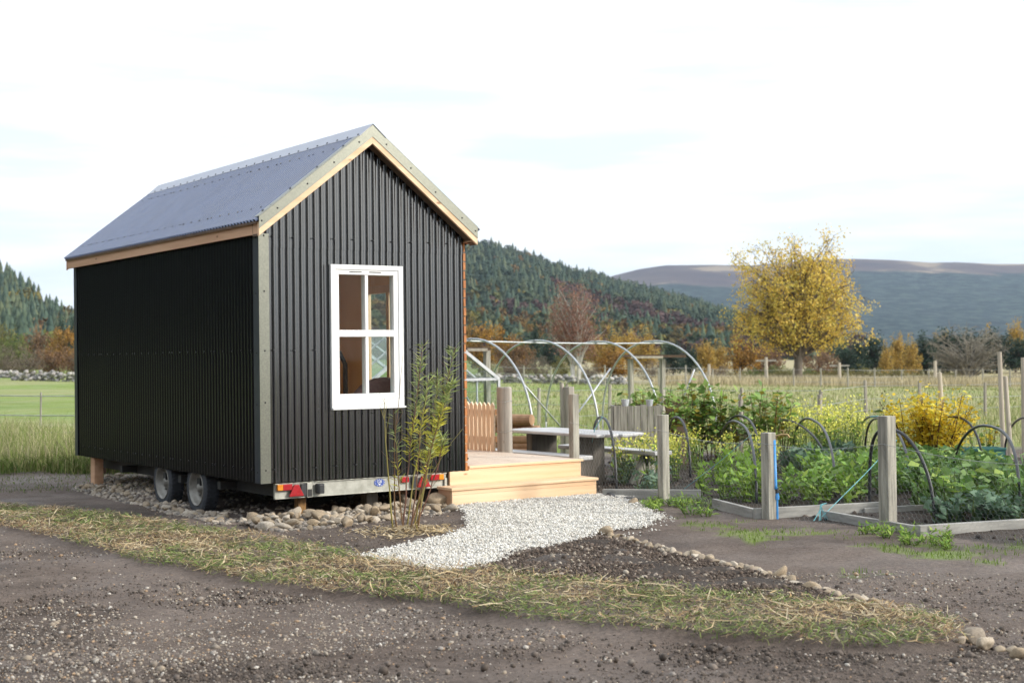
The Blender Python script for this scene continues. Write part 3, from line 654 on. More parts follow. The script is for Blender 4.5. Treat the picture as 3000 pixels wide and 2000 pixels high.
# ================================================================ hills
def hor(u): return 820.1-.012*(u-1176)
def hill(name, label, ridge, Dr, Df, mt, zfoot=-3, nu=90, nd=40, rough=.05, jag=0):
    us = np.array([p[0] for p in ridge], float); vs = np.array([p[1] for p in ridge], float)
    U = np.linspace(us[0], us[-1], nu); vv = np.interp(U, us, vs); s = (U-1176)/FPX*Dr; zr = 1.218+(hor(U)-vv)/FPX*Dr
    t = np.linspace(0, 1.5, nd); T, _ = np.meshgrid(t, U, indexing='ij')
    D = np.where(T < 1, Df+(Dr-Df)*T, Dr+(T-1)*Dr*.5); sh = np.where(T < 1, np.clip(T, 0, 1)**1.25, 1-(T-1)*.9)
    Z = zfoot+(zr[None]-zfoot)*sh; s2 = s[None]*(.08+.92*D/Dr)*np.ones_like(T)
    X = CAM[0]+RH[0]*s2+FH[0]*D; Y = CAM[1]+RH[1]*s2+FH[1]*D
    amp = (zr.max()-zfoot)*rough; Z = Z+amp*(fbm(X*8/Dr+3, Y*8/Dr, 4)-.5)*np.where(T < 1, np.sin(T*math.pi), 0)
    V = np.stack([X, Y, Z], -1).reshape(-1, 3); idx = np.arange(nd*nu).reshape(nd, nu)
    F = np.stack([idx[:-1, :-1], idx[:-1, 1:], idx[1:, 1:], idx[1:, :-1]], -1).reshape(-1, 4)
    o = npmesh(name, V, F, mt, smooth=True); tag(o, label, 'hill', kind='structure'); return X, Y, Z
hm = pm('hill_floor', (.07,.075,.03), (.04,.05,.03), .02, rough=.95)
m2, t, b = newmat('moor_hill'); n = t.nodes; l = t.links.new
ge = n.new('ShaderNodeNewGeometry'); sx = n.new('ShaderNodeSeparateXYZ'); l(ge.outputs['Position'], sx.inputs[0])
co = n.new('ShaderNodeTexCoord')
z1 = gn(.0022, 7); zb = gn(.03, 6, .75)
hh = n.new('ShaderNodeMath'); hh.operation = 'MULTIPLY_ADD'; hh.inputs[1].default_value = 180; hh.inputs[2].default_value = -90; l(z1, hh.inputs[0])
h2 = n.new('ShaderNodeMath'); h2.operation = 'ADD'; l(sx.outputs['Z'], h2.inputs[0]); l(hh.outputs[0], h2.inputs[1])
mr = n.new('ShaderNodeMapRange'); mr.inputs['From Min'].default_value = 192; mr.inputs['From Max'].default_value = 202; l(h2.outputs[0], mr.inputs[0])
wood = gr(zb, [(.40, (.003, .009, .013)), (.5, (.016, .034, .038)), (.58, (.05, .074, .062))])
moor = gr(gn(.0035, 8, .65), [(.3, (.045, .036, .048)), (.45, (.085, .062, .066)), (.54, (.11, .085, .078)), (.60, (.28, .22, .16))])
l(gm(mr.outputs[0], wood, moor), b.inputs['Base Color']); b.inputs['Roughness'].default_value = .95; b.inputs['Specular IOR Level'].default_value = .1
hr_ = np.linspace(28, 212, 130)
lv = []
for al in hr_:                                   # unseen hill ring, added so the black sheets reflect something dark
    an = rad(al); dist_ = 420.0
    for t_, zz_ in ((.75, -3), (.9, 38), (1.1, 95), (1.4, 130), (1.8, 150)):
        q_ = sD(-math.sin(an)*dist_*t_, math.cos(an)*dist_*t_); k_ = min(1, (al-28)/22, (212-al)/14); lv.append((q_[0], q_[1], zz_*(.25+.75*k_)+8*math.sin(al*.5)*k_))
ix = np.arange(len(lv)).reshape(-1, 5); o = npmesh('hill', np.array(lv), np.stack([ix[:-1, :-1], ix[:-1, 1:], ix[1:, 1:], ix[1:, :-1]], -1).reshape(-1, 4), pm('reflected_dark_hill', (.022,.036,.024), (.012,.022,.016), .05, rough=.95, spec=.1)); tag(o, 'unseen dark hill added round the left and rear to darken the hut wall reflections', 'hill', kind='structure')
hill('hill', 'far purple moorland hill with dark forest on its lower slope', [(1250,700),(1330,660),(1410,633),(1470,618),(1530,609),(1650,608),(1720,610),(1800,602),(1880,596),(1960,594),(2050,597),(2140,603),(2200,602),(2290,606),(2352,606),(2500,612),(2700,640)], 4300, 2100, m2, rough=.10, nu=160, nd=70)
RB = [(u_, v_+6) for u_, v_ in [(250,640),(420,560),(600,500),(760,480),(900,490),(1000,518),(1096,553),(1150,565),(1200,579),(1250,596),(1300,614),(1350,628),(1400,642),(1450,655),(1500,668),(1560,684),(1620,702),(1680,722),(1760,760),(1850,800)]]
HB = hill('hill', 'steep wooded hill rising behind the black hut', RB, 1500, 420, hm, rough=.06)
RA = [(-420,560),(-200,590),(-60,625),(0,650),(40,668),(80,695),(110,725),(150,752),(230,780)]
HA = hill('hill', 'dark wooded hillside on the far left beyond the field', RA, 800, 330, hm, rough=.05, nu=50)
# forests on the two near hills: one mass each
def conifer(r):
    vs = []; fs = []; k = 5; n_ = 6
    for i in range(k):
        z0 = .08+.86*i/k; z1 = z0+.30 if i < k-1 else 1.0; rr = .19*(1-i/k)+.015; b0 = len(vs)
        for j in range(n_*2):
            an = math.pi*j/n_+i*.5+r.uniform(-.1, .1); q = rr*(1.1 if j % 2 == 0 else .55)*r.uniform(.8, 1.2); vs.append((q*math.cos(an), q*math.sin(an), z0+(0 if j % 2 == 0 else .05)))
        vs.append((0, 0, z1)); fs += [(b0+j, b0+(j+1) % (2*n_), b0+2*n_) for j in range(2*n_)]
    return np.array(vs), np.array(fs)
def roundtree(r, nl=70):
    C = rnd_unit(nl, r)*np.array([.30, .30, .34])*r.uniform(.55, 1, (nl, 1))+np.array([0, 0, .62]); d = rnd_unit(nl, r)*.10; e = rnd_unit(nl, r)*.10
    V = np.stack([C-d, C+e, C+d], 1).reshape(-1, 3); V2 = np.stack([C-e, C+d*.9+e*.2, C+e], 1).reshape(-1, 3)
    V = np.concatenate([V, V2]); return V, np.arange(len(V)).reshape(-1, 3)
def forest(name, label, H, ntree, hts, r, colf, tmin=.02, tmax=.99):
    X, Y, Z = H; nd, nu = X.shape; npr = int(nd/1.5)
    con = [conifer(r) for _ in range(5)]; rnd = [roundtree(r) for _ in range(5)]
    ti = (tmin+(tmax-tmin)*r.random(ntree)**.8)*(npr-1); ui = r.random(ntree)*(nu-1)
    a0 = ti.astype(int); b0 = ui.astype(int); fa = ti-a0; fb = ui-b0
    def bi(A): return (A[a0, b0]*(1-fa)+A[a0+1, b0]*fa)*(1-fb)+(A[a0, b0+1]*(1-fa)+A[a0+1, b0+1]*fa)*fb
    P = np.stack([bi(X), bi(Y), bi(Z)], 1); tt = ti/(npr-1)
    kind, cols, hm_ = colf(P, tt, ui/(nu-1), r); ht = hts*r.uniform(.65, 1.25, ntree)*hm_; wd = ht*r.uniform(.8, 1.35, ntree)
    Vs, Fs, Cs = [], [], []; base = 0; pk = r.integers(0, 5, ntree)
    for kd, protos in ((0, con), (1, rnd)):
        for q in range(5):
            sel = np.where((kind == kd) & (pk == q))[0]
            if not len(sel): continue
            V, F = protos[q]; az = r.uniform(0, 6.28, len(sel)); ca, sa = np.cos(az)[:, None], np.sin(az)[:, None]; w_ = wd[sel][:, None]
            Q = np.stack([(V[None, :, 0]*ca-V[None, :, 1]*sa)*w_, (V[None, :, 0]*sa+V[None, :, 1]*ca)*w_, V[None, :, 2]*ht[sel][:, None]], 2)+P[sel][:, None, :]-np.array([0, 0, .5])
            jit = 1+.22*(r.random((len(sel), len(V), 1))-.5)
            Vs.append(Q.reshape(-1, 3)); Fs.append((F[None]+(np.arange(len(sel))*len(V))[:, None, None]).reshape(-1, 3)+base); base += len(sel)*len(V)
            Cs.append((cols[sel][:, None, :]*jit).reshape(-1, 3))
    o = npmesh(name, np.concatenate(Vs), np.concatenate(Fs), MAT['far'], cols=np.concatenate(Cs)); tag(o, label, 'forest', kind='stuff')
DKC = [(.075,.110,.078),(.095,.130,.085),(.060,.092,.072),(.12,.145,.085)]
PUR = [(.135,.085,.085),(.115,.075,.072),(.155,.10,.09)]
ORA = [(.22,.19,.06),(.17,.18,.06),(.23,.14,.05),(.26,.17,.055),(.19,.115,.05),(.17,.14,.06)]
def colB(P, tt, uf, r):
    n_ = len(P); nz_ = fbm(P[:, 0]*.012, P[:, 1]*.012, 3); q = r.random(n_); kind = np.zeros(n_, int); c = pal(n_, DKC, r)
    uu = 250+uf*1600; vline = tt
    pur = ((nz_ > .62) & (tt < .34) & (q < .6)) | (np.abs(tt-(.58-.42*(uu-1250)/450)) < .085) & (uu > 1260) & (uu < 1650) & (q < .75)
    ora = (tt < .24) & (nz_ < .55) & (q < .62) | (tt < .45) & (q < .07) | (q < .012)
    c[pur] = pal(pur.sum(), PUR, r); c[ora] = pal(ora.sum(), ORA, r); kind[pur | ora] = 1
    mixd = (kind == 0) & (r.random(n_) < .55); kind[mixd] = 1
    return kind, c, np.where(kind == 1, .8, 1.0)
forest('forest', 'conifer and autumn wood covering the hill behind the hut', HB, 9500, 12, np.random.default_rng(5), colB)
def colA(P, tt, uf, r):
    n_ = len(P); q = r.random(n_); c = pal(n_, DKC, r); k = np.zeros(n_, int); o_ = (q < .02) | (tt < .1) & (q < .3); c[o_] = pal(o_.sum(), ORA, r); k[o_] = 1; return k, c, np.ones(n_)
forest('forest', 'dark conifer wood covering the hillside on the far left', HA, 1500, 14, np.random.default_rng(6), colA)

# ================================================================ trees, shrubs
def tree_proto(name, seed, H, W_, crown, nleaf, leafsize, cols, trunk_r, tcol, label, cat, group, ncl=40, twig=6, fork=.22, weep=0, stems=1, clump=.085, solid=.2, droop=.0, tw=.02, lean=(0, 0), twcol=None):
    """crown: list of (cx, cz, rx, rz) ellipses as fractions of W_ and H"""
    r = np.random.default_rng(seed); root = empty(name, (0,0,0), label, cat, group)
    tb = MB(); tb.col = tcol; tips = []
    starts = []
    for k in range(stems):
        x0 = (k-(stems-1)/2)*trunk_r*1.6; top = H*(.62+.12*r.random()); pts = []; ox, oy = r.normal(0, .04, 2)*H
        for i in range(8):
            f = i/7; pts.append(np.array([x0+ox*f+lean[0]*f*H+r.normal(0, trunk_r*.25), oy*f+lean[1]*f*H+r.normal(0, trunk_r*.25), -.3+f*(top+.3)]))
        rs = [trunk_r*(1.25 if i == 0 else 1)*(1-.82*i/7) for i in range(8)]; tb.tube(pts, rs, 8); starts.append((pts, rs))
    area = np.array([c[2]*c[3] for c in crown]); area = area/area.sum()
    for k in range(ncl):
        cx, cz, rx, rz = crown[r.choice(len(crown), p=area)]; d = rnd_unit(1, r)[0]*(r.random()**(1/3) if r.random() < solid else r.uniform(.72, 1.0))
        T = np.array([(cx+d[0]*rx)*W_, d[1]*rx*W_*.8, (cz+d[2]*rz)*H])
        pts, rs = starts[r.integers(0, stems)]; f = np.clip((T[2]/H)*.62-.05+r.uniform(-.08, .04), fork, .98)*1.0
        fi = min(f/.74, .97)*7; i0 = int(fi); A = pts[i0]*(1-(fi-i0))+pts[min(i0+1, 7)]*(fi-i0); ra = rs[i0]*.42
        mid = A*.5+T*.5+np.array([0, 0, .10*H*(1 if T[2] > A[2] else .3)])*.5+r.normal(0, .015, 3)*H
        bp_ = [A, A*.7+mid*.3+r.normal(0, .006, 3)*H, mid, mid*.4+T*.6+r.normal(0, .008, 3)*H, T]; tb.tube(bp_, [ra, ra*.75, ra*.5, ra*.3, tw*.6], 5, False)
        tb.col = twcol or tcol
        for q in range(twig):
            s_ = bp_[r.integers(2, 5)]; e_ = s_+rnd_unit(1, r)[0]*np.array([W_, W_, H])*clump*r.uniform(.7, 1.6)+np.array([0, 0, -weep*H*.06+.02*H]); 
            tb.tube([s_, (s_+e_)/2+r.normal(0, .008, 3)*H, e_], [tw*.7, tw*.5, tw*.25], 3, False); tips.append(e_)
        tb.col = tcol
    tb.build('trunk', MAT['bark'], root, smooth=True)
    if nleaf:
        tips = np.array(tips); pick = r.integers(0, len(tips), nleaf); tone = pal(len(tips), cols, r, .12)
        C = tips[pick]+r.normal(0, 1, (nleaf, 3))*np.array([W_, W_, H])*clump*.42; C[:, 2] -= np.abs(r.normal(0, 1, nleaf))*weep*H*.03
        d = rnd_unit(nleaf, r); d[:, 2] -= .25+weep; d /= np.linalg.norm(d, axis=1, keepdims=True)
        V, F = leaves(C, d, rnd_unit(nleaf, r), leafsize*r.uniform(.6, 1.4, nleaf), leafsize*r.uniform(.4, .9, nleaf))
        cc = tone[pick]*(1+.35*(r.random((nleaf, 1))-.5)); npmesh('crown', V, F, MAT['leaf'], root, np.repeat(cc, 4, 0))
    return root
def stand(o, u, vb, D, H0, vt=None, wpx=None, W0=None, sink=0, rz=None):
    """place a plant so that it stands at depth D in column u with its top at vt; wpx its width"""
    s = (u-1176)/FPX*D; p = sD(s, D); p[2] = gz(p[0], p[1])-sink if vb is None else 1.218+(hor(u)-vb)/FPX*D
    o.location = p
    h = (1.218+(hor(u)-vt)/FPX*D)-p[2]; sc = h/H0; wx = sc if wpx is None else wpx/FPX*D/W0
    o.scale = (wx, wx, sc); o.rotation_euler.z = random.uniform(-.5, .5)-.607 if rz is None else rz
    return o
YEL = [(.80,.60,.13),(.72,.57,.12),(.86,.66,.16),(.64,.55,.13),(.78,.54,.12)]
birch = tree_proto('birch_tree', 21, 12, 11.4, [(-.02,.56,.46,.28),(.10,.49,.42,.22),(-.19,.82,.26,.17),(.20,.82,.24,.16),(-.33,.40,.17,.15),(.35,.42,.15,.13),(0,.66,.36,.22)], 25000, .19, YEL, .40, (.17,.145,.12), 'tall yellow autumn birch standing alone at the far edge of the field', 'birch tree', None, ncl=175, twig=9, weep=.35, fork=.2, tw=.03, clump=.055, solid=.22)
stand(birch, 1829, 887, 110, 12, 530, None, None, rz=-.607)
rb = tree_proto('birch_tree', 34, 10, 7, [(.0,.68,.36,.28),(-.15,.55,.3,.22),(.15,.5,.3,.22)], 6200, .17, [(.34,.18,.14),(.30,.16,.13),(.38,.21,.14)], .27, (.70,.68,.65), 'nearly bare birch with white stems and reddish twigs behind the tunnel hoops', 'birch tree', None, ncl=70, twig=12, stems=2, tw=.022, clump=.09, twcol=(.27,.15,.12))
stand(rb, 1322, 882, 112, 10, 640, 160, 7)
bare = tree_proto('bare_tree', 47, 6, 9, [(0,.62,.46,.34),(-.25,.45,.25,.22),(.25,.45,.25,.22)], 0, .1, [(.2,.2,.2)], .30, (.30,.28,.24), 'leafless grey spreading tree at the right edge of the field', 'bare tree', None, ncl=110, twig=11, fork=.12, stems=2, tw=.035, clump=.09)
stand(bare, 2222, 883, 115, 6, 742, 215, 9)
ORAK = [(.36,.19,.04),(.30,.17,.04),(.42,.23,.04),(.25,.15,.045)]
LAR = [(.52,.36,.09),(.46,.33,.09),(.56,.37,.09)]
OLI = [(.20,.19,.065),(.26,.23,.07),(.16,.16,.06)]
GRB = [(.20,.165,.13),(.17,.14,.11),(.24,.20,.15)]
GRN = [(.14,.18,.05),(.17,.20,.055),(.11,.15,.045)]
PIN = [(.036,.068,.048),(.046,.082,.054),(.03,.056,.044)]
BRN = [(.24,.14,.08),(.20,.12,.075),(.28,.16,.08)]
full = [(0,.55,.46,.42),(-.2,.42,.28,.3),(.2,.42,.28,.3)]
cone = [(0,.22,.44,.18),(0,.42,.33,.18),(0,.62,.22,.18),(0,.82,.12,.16)]
bush = [(0,.46,.46,.46),(-.25,.35,.24,.32),(.25,.35,.24,.32)]
PR = dict(
    oak=lambda s: tree_proto('oak_tree', s, 9, 9, full, 3400, .42, ORAK, .3, (.12,.09,.07), None, 'tree', None, ncl=46, twig=5),
    larch=lambda s: tree_proto('larch_tree', s, 12, 6, [(0,.25,.44,.22),(0,.48,.38,.22),(0,.72,.24,.2)], 3600, .36, LAR, .2, (.13,.10,.08), None, 'larch tree', None, ncl=60, twig=4),
    pine=lambda s: tree_proto('pine_tree', s, 12, 7, [(0,.3,.44,.24),(0,.52,.36,.22),(0,.75,.24,.2)], 4200, .40, PIN, .22, (.10,.08,.06), None, 'pine tree', None, ncl=60, twig=5, solid=.5),
    spruce=lambda s: tree_proto('spruce_tree', s, 12, 4.5, cone, 3600, .36, PIN, .2, (.09,.07,.06), None, 'spruce tree', None, ncl=70, twig=4, solid=.6),
    olive=lambda s: tree_proto('shrub', s, 4, 7, bush, 3000, .24, OLI, .08, (.13,.10,.08), None, 'shrub', None, ncl=50, twig=5, stems=3, fork=.05),
    grey=lambda s: tree_proto('shrub', s, 4, 7, bush, 1800, .17, GRB, .07, (.20,.16,.13), None, 'shrub', None, ncl=70, twig=10, stems=4, fork=.05, tw=.03),
    green=lambda s: tree_proto('shrub', s, 6, 8, bush, 3200, .30, GRN, .1, (.12,.10,.08), None, 'shrub', None, ncl=50, twig=5, stems=2, fork=.05),
    brown=lambda s: tree_proto('shrub', s, 6, 8, bush, 2800, .30, BRN, .1, (.15,.11,.09), None, 'shrub', None, ncl=55, twig=7, stems=3, fork=.05),
)
H0 = dict(oak=(9,9), larch=(12,6), pine=(12,7), spruce=(12,4.5), olive=(4,7), grey=(4,7), green=(6,8), brown=(6,8))
KL = dict(oak='round orange autumn tree', larch='amber yellow larch', pine='dark blue-green pine', spruce='narrow dark spruce', olive='olive yellow hedge shrub', grey='bare grey-brown shrub', green='rounded green shrub', brown='russet brown bushy tree')
# kind, column, base row (None = on the ground), top row, width, depth, where
TL = [('oak',1407,None,793,105,128,'M'),('brown',1180,None,765,110,150,'M'),('oak',1100,None,735,100,175,'M'),('oak',1160,None,742,100,190,'M'),
 ('larch',1405,None,752,81,205,'M'),('larch',1440,None,742,89,210,'M'),('larch',1482,None,748,83,200,'M'),('larch',1370,None,760,75,215,'M'),
 ('olive',1286,None,812,52,125,'M'),('grey',1170,None,822,80,122,'M'),('grey',1232,None,815,84,124,'M'),('grey',1120,None,826,70,120,'M'),('grey',1500,None,824,100,120,'M'),('grey',1350,None,826,70,126,'M'),
 ('spruce',1229,None,728,34,230,'M'),('spruce',1093,None,752,36,225,'M'),('pine',1262,None,772,60,220,'M'),('pine',1318,None,770,60,222,'M'),('pine',1545,None,776,70,165,'M'),('pine',1585,None,788,60,160,'M'),('pine',1200,None,775,60,222,'M'),('larch',1617,None,772,75,175,'M'),('larch',1650,None,780,67,178,'M'),
 ('brown',1757,None,770,110,150,'R'),('oak',1705,None,764,92,146,'R'),('brown',1880,None,792,110,150,'R'),('green',1727,None,836,46,118,'R'),('grey',1655,None,838,60,120,'R'),
 ('olive',1800,None,844,90,124,'R'),('green',1838,None,838,80,132,'R'),('green',1778,None,836,80,134,'R'),('olive',1690,None,846,80,126,'R'),('grey',1640,None,842,80,128,'R'),('olive',2190,None,850,90,128,'R'),('olive',1868,None,846,60,124,'R'),('olive',1925,None,842,80,126,'R'),('olive',1990,None,838,84,128,'R'),('olive',2055,None,843,80,126,'R'),('olive',2118,None,846,74,124,'R'),('olive',2290,None,858,70,120,'R'),('grey',2340,None,850,60,124,'R'),
 ('pine',1968,None,770,70,170,'R'),('pine',2010,None,760,101,172,'R'),('larch',2034,None,782,40,160,'R'),('larch',2062,None,750,48,165,'R'),('larch',2092,None,768,54,162,'R'),('pine',2125,None,756,110,175,'R'),('pine',2178,None,748,124,180,'R'),('pine',2235,None,752,124,180,'R'),('pine',2290,None,748,124,178,'R'),('pine',1945,None,790,90,165,'R'),('pine',2060,None,778,100,176,'R'),('pine',2090,None,782,110,178,'R'),('pine',2150,None,766,110,182,'R'),('pine',2205,None,756,110,184,'R'),('pine',2262,None,760,110,184,'R'),('larch',2332,None,716,62,185,'R'),('pine',2345,None,765,101,175,'R'),('larch',2165,None,742,59,188,'R'),('larch',2272,None,745,54,188,'R'),
 ('green',30,None,760,90,190,'L'),('olive',14,None,735,80,230,'L'),('brown',84,None,732,87,235,'L'),('oak',146,None,745,87,220,'L'),('brown',122,None,782,90,130,'L'),('grey',60,None,788,90,126,'L'),('grey',8,None,790,80,124,'L'),('brown',176,None,790,70,128,'L'),('pine',142,None,704,30,260,'L'),('pine',172,None,708,32,262,'L'),('grey',200,None,796,80,126,'L'),('green',-30,None,780,90,170,'L')]
WH = dict(M='behind the tunnel hoops', R='along the right field edge', L='left of the black hut')
first = {}; cnt = {}
tot = {}
for k_, *r_ in TL: tot[(k_, r_[-1])] = tot.get((k_, r_[-1]), 0)+1
for q, (kd, u, vb, vt, wpx, D, wh) in enumerate(sorted(TL, key=lambda z_: (z_[6], z_[0], z_[1]))):
    vi = (kd, q % 2)
    if vi not in first: o = first[vi] = PR[kd](100+q)
    else: o = copy_tree(first[vi])
    h_, w_ = H0[kd]; stand(o, u, vb, D, h_, vt, wpx, w_, .1)
    c_ = cnt[(kd, wh)] = cnt.get((kd, wh), 0)+1; N_ = tot[(kd, wh)]
    o['label'] = KL[kd]+' '+WH[wh]+('' if N_ == 1 else f', {ORD[c_-1]} from left of {["","","two","three","four","five","six","seven","eight","nine","ten","eleven","twelve","thirteen","fourteen"][N_]}')
    o['group'] = KL[kd]+'s '+WH[wh]

# ================================================================ dry stone walls, field fences, poles
def rubble_wall(u0, v0, u1, v1, D0, D1, label, hgt=.75, r=np.random.default_rng(9)):
    a_ = sD((u0-1176)/FPX*D0, D0); b_ = sD((u1-1176)/FPX*D1, D1); Ln = np.linalg.norm(b_-a_); n_ = int(Ln*22); f = r.random(n_); P = a_+(b_-a_)*f[:, None]
    P[:, :2] += r.normal(0, .16, (n_, 2)); top = hgt*(.75+.5*fbm(f*Ln*.5, f*0+3, 3)); P[:, 2] = gh(P[:, 0], P[:, 1])+r.random(n_)*top
    V, F, I = scatter_stones(P, r.uniform(.12, .26, n_), 1, r=r); c = pal(n_, [(.42,.40,.38),(.34,.32,.31),(.50,.48,.46),(.26,.25,.25)], r)
    o = npmesh('stone_wall', V, F, MAT['stoneattr'], cols=c[I]); tag(o, label, 'stone wall')
rubble_wall(-60, 0, 40, 0, 118, 112, 'low broken drystone wall at the far left edge of the field', .5)
rubble_wall(28, 0, 240, 0, 104, 101, 'pale drystone wall beside the black hut at the left edge of the field', .62)
rubble_wall(1060, 0, 1440, 0, 106, 100, 'long grey drystone wall across the field behind the tunnel hoops', .6)
def post_fence(name, pts, hgt, rpost, label, mt, wires=(.95,.6,.3), wr=.006):
    root = empty(name, pts[0], label, 'fence'); tops = []
    for p in pts:
        mb = MB(); mb.tube([(p[0],p[1],p[2]-.2),(p[0]+random.gauss(0,.02),p[1],p[2]+hgt*random.uniform(.92,1.08))], [rpost, rpost*.9], 7); mb.build('post', mt, root)
    mb = MB()
    for w_ in wires:
        mb.tube([np.array(p)+[0,0,hgt*w_-.03] for p in pts], wr, 4, False)
    mb.build('wire', MAT['wire'], root)
def gpt(u, D): p = sD((u-1176)/FPX*D, D); p[2] = gz(p[0], p[1]); return p
post_fence('field_fence', [gpt(u, D) for u, D in ((1050,33),(1235,33.5),(1300,33),(1398,34),(1522,33.5),(1699,31),(1882,31),(1987,36),(2110,36),(2260,37),(2420,38))], .92, .045, 'old post and wire fence between the garden and the field', MAT['postwood'])
post_fence('field_fence', [gpt(u, D) for u, D in ((-120,27),(-20,27),(90,27),(200,27),(320,27.5))], 1.05, .02, 'thin wire fence crossing the grass left of the black hut', MAT['greywood'], wr=.009)
post_fence('field_fence', [gpt(u, 97+5*math.sin(u)) for u in range(1140, 2400, 62)], 1.25, .06, 'distant line of fence posts along the far edge of the field', MAT['greywood'], wr=.01)
def pole(u, D, vt, cross, label, lamp=False):
    p = gpt(u, D); h = 1.218+(hor(u)-vt)/FPX*D-p[2]; root = empty('utility_pole', p, label, 'utility pole', 'poles at the field edge'); mb = MB(); mb.tube([p-[0,0,.3], p+[0,0,h]], [.16,.11], 8); mb.build('post', MAT['palewood'], root)
    if cross:
        mb = MB(); d = RH*.75; mb.beam(p+[0,0,h-.25]-d, p+[0,0,h-.25]+d, .1, .12); mb.build('crossarm', MAT['greywood'], root)
pole(1759, 105, 820, True, 'pale wooden pole with a crossarm left of the yellow birch')
pole(1628, 108, 836, False, 'short pale pole standing between the tunnel hoops and the birch')
pole(1927, 108, 832, True, 'thin pole just right of the yellow birch trunk')
pole(2147, 104, 828, False, 'pale pole beside the leafless grey tree')
MAT['darkgrey'] = pm('dark_old_wood', (.15,.135,.12), (.08,.072,.065), 10, (1.8,1.8,.2), rough=.8, bump=.3)  # darker grey wood for the table legs
MAT['palegrey'] = pm('wet_grey_wood', (.56,.56,.57), (.38,.38,.385), 10, (1.8,.25,1.8), rough=.42, bump=.2, bscale=22)
# ================================================================ chicken wire fence
GB_ = 'weathered grey square post'
fp = [np.array([4.0,.17,gz(4.0,.17)]), grd(1525,1160), grd(1767,1192), grd(2040,1215), np.array([4.15,-6.15,gz(4.15,-6.15)])]
ft = [.782, None, None, None, .55]
for i_, v_ in ((1,952),(2,993),(3,955)):
    D_ = float(ROT[2] @ (fp[i_]-CAM)); ft[i_] = 1.218+(hor([0,1525,1767,2040][i_])-v_)/FPX*D_
fence = empty('chicken_wire_fence', fp[0], 'chicken wire fence on weathered square posts along the vegetable beds', 'fence')
for i_, (p, zt) in enumerate(zip(fp, ft)):
    mb = MB(); w_ = [.044,.046,.052,.058,.055][i_]
    mb.box((p[0]-w_,p[1]-w_,p[2]-.25), (p[0]+w_,p[1]+w_,zt)); mb.build('post', MAT['greywood'], fence, bevel=.006)
ztop = [.46, .43, .36, .40, .30]
for i_ in range(4):
    a_, b_ = fp[i_].copy(), fp[i_+1].copy(); a_[2] = b_[2] = 0; L_ = np.linalg.norm(b_-a_); dr = (b_-a_)/L_; off = np.array([.062, 0, 0])
    mb = MB(); sag = lambda f: ztop[i_]*(1-f)+ztop[i_+1]*f-.05*math.sin(math.pi*f)
    mb.tube([a_+dr*L_*f-off+[0,0,sag(f)] for f in np.linspace(0,1,9)], .0022, 4, False); mb.build('wire', MAT['wire'], fence)
    mb = MB(); cw, chh = .052, .045; nr = int(.86/chh); nc = int(L_/cw)
    def node(c, r):
        f = np.clip((c+.5*(r % 2))*cw/L_, 0, 1); zb_ = gz(*(a_+dr*L_*f)[:2]); zt_ = sag(f); q = a_+dr*L_*f-off+[0,0,zb_+(zt_-zb_)*r/nr]; return q+dr*.004*math.sin(c*1.7+r)
    for r_ in range(nr+1):
        for c in range(nc):
            p0 = node(c, r_); up_ = np.array([0,0,chh*.3])
            if r_ < nr:
                c2_ = c if r_ % 2 == 0 else c+1
                for cc_ in ((c-1, c) if r_ % 2 == 0 else (c, c+1)):
                    if 0 <= cc_ <= nc:
                        p1 = node(cc_, r_+1); mb.tube([p0+up_, p1-up_*.4],   .0006, 3, False)
            mb.tube([p0-up_*.4, p0+up_], .0008, 3, False)
    mb.build('wire_netting', MAT['wire'], fence)
# picket gate and round gate post
pk = empty('picket_fence', (4.0,2.6,-.37), 'new larch picket fence with pointed tops at the back of the deck', 'picket fence')
y = 1.80; k = 0
while y < 3.6:
    mb = MB(); zt = .655+.006*math.sin(k*3.1); mb.prism([(3.985,y,.03),(3.985,y+.078,.03),(3.985,y+.078,zt-.04),(3.985,y+.039,zt),(3.985,y,zt-.04)], (.02,0,0)); mb.build('picket', MAT['pale_z'], pk, bevel=.002)
    y += .0955; k += 1
for z in (.16, .5): mb = MB(); mb.box((4.006,1.76,z), (4.04,3.6,z+.07)); mb.build('rail', MAT['larch_y'], pk)
mb = MB(); o_ = (4.03,1.63,-.5)
mb.lathe([(0,.098),(.55,.096),(1.335,.094),(1.35,.086),(1.352,.001)], o_, (0,0,1), 26); gp = mb.build('gate_post', MAT['postwood'], None, smooth=False); tag(gp, 'thick round wooden gate post with a flat top beside the picket fence', 'gate post')
mb = MB()
for z in (.72, .35, .02): mb.tube([np.array([4.03+.099*math.cos(q*.35), 1.63+.099*math.sin(q*.35), z-.05+.01*math.sin(q)]) for q in range(19)], .0022, 4, False)
mb.build('wire_wrap', MAT['wire'], gp)

# ================================================================ raised bed edging
def plank(uv0, uv1, h, label, th=.045, mt='greywood_h', lift=0):
    a_, b_ = grd(*uv0), grd(*uv1); root = MB(); a_[2] += h/2-.02+lift; b_[2] += h/2-.02+lift; n_ = 7
    pts = [a_+(b_-a_)*f for f in np.linspace(0, 1, 2)]; root.beam(pts[0], pts[1], th, h); tag(root.build('edging_board', MAT[mt], None, bevel=.004), label, 'edging board', 'weathered boards edging the vegetable beds')
plank((1385,1146), (1610,1150), .12, 'grey board edging the bed at the end of the gravel, right of the step')
plank((1640,1165), (1733,1190), .11, 'short dark-ended edging board left of the blue water pipe')
plank((1733,1192), (2025,1174), .12, 'long pale grey edging board behind the blue water pipe')
plank((1888,1190), (2108,1229), .10, 'low edging board running diagonally behind the nearest square post')
plank((2108,1231), (2420,1208), .11, 'mossy sleeper edging the bed at the right picture edge', .07)
plank((1985,1178), (2160,1168), .07, 'thin inner board between the kale and the nearest square post', .03)

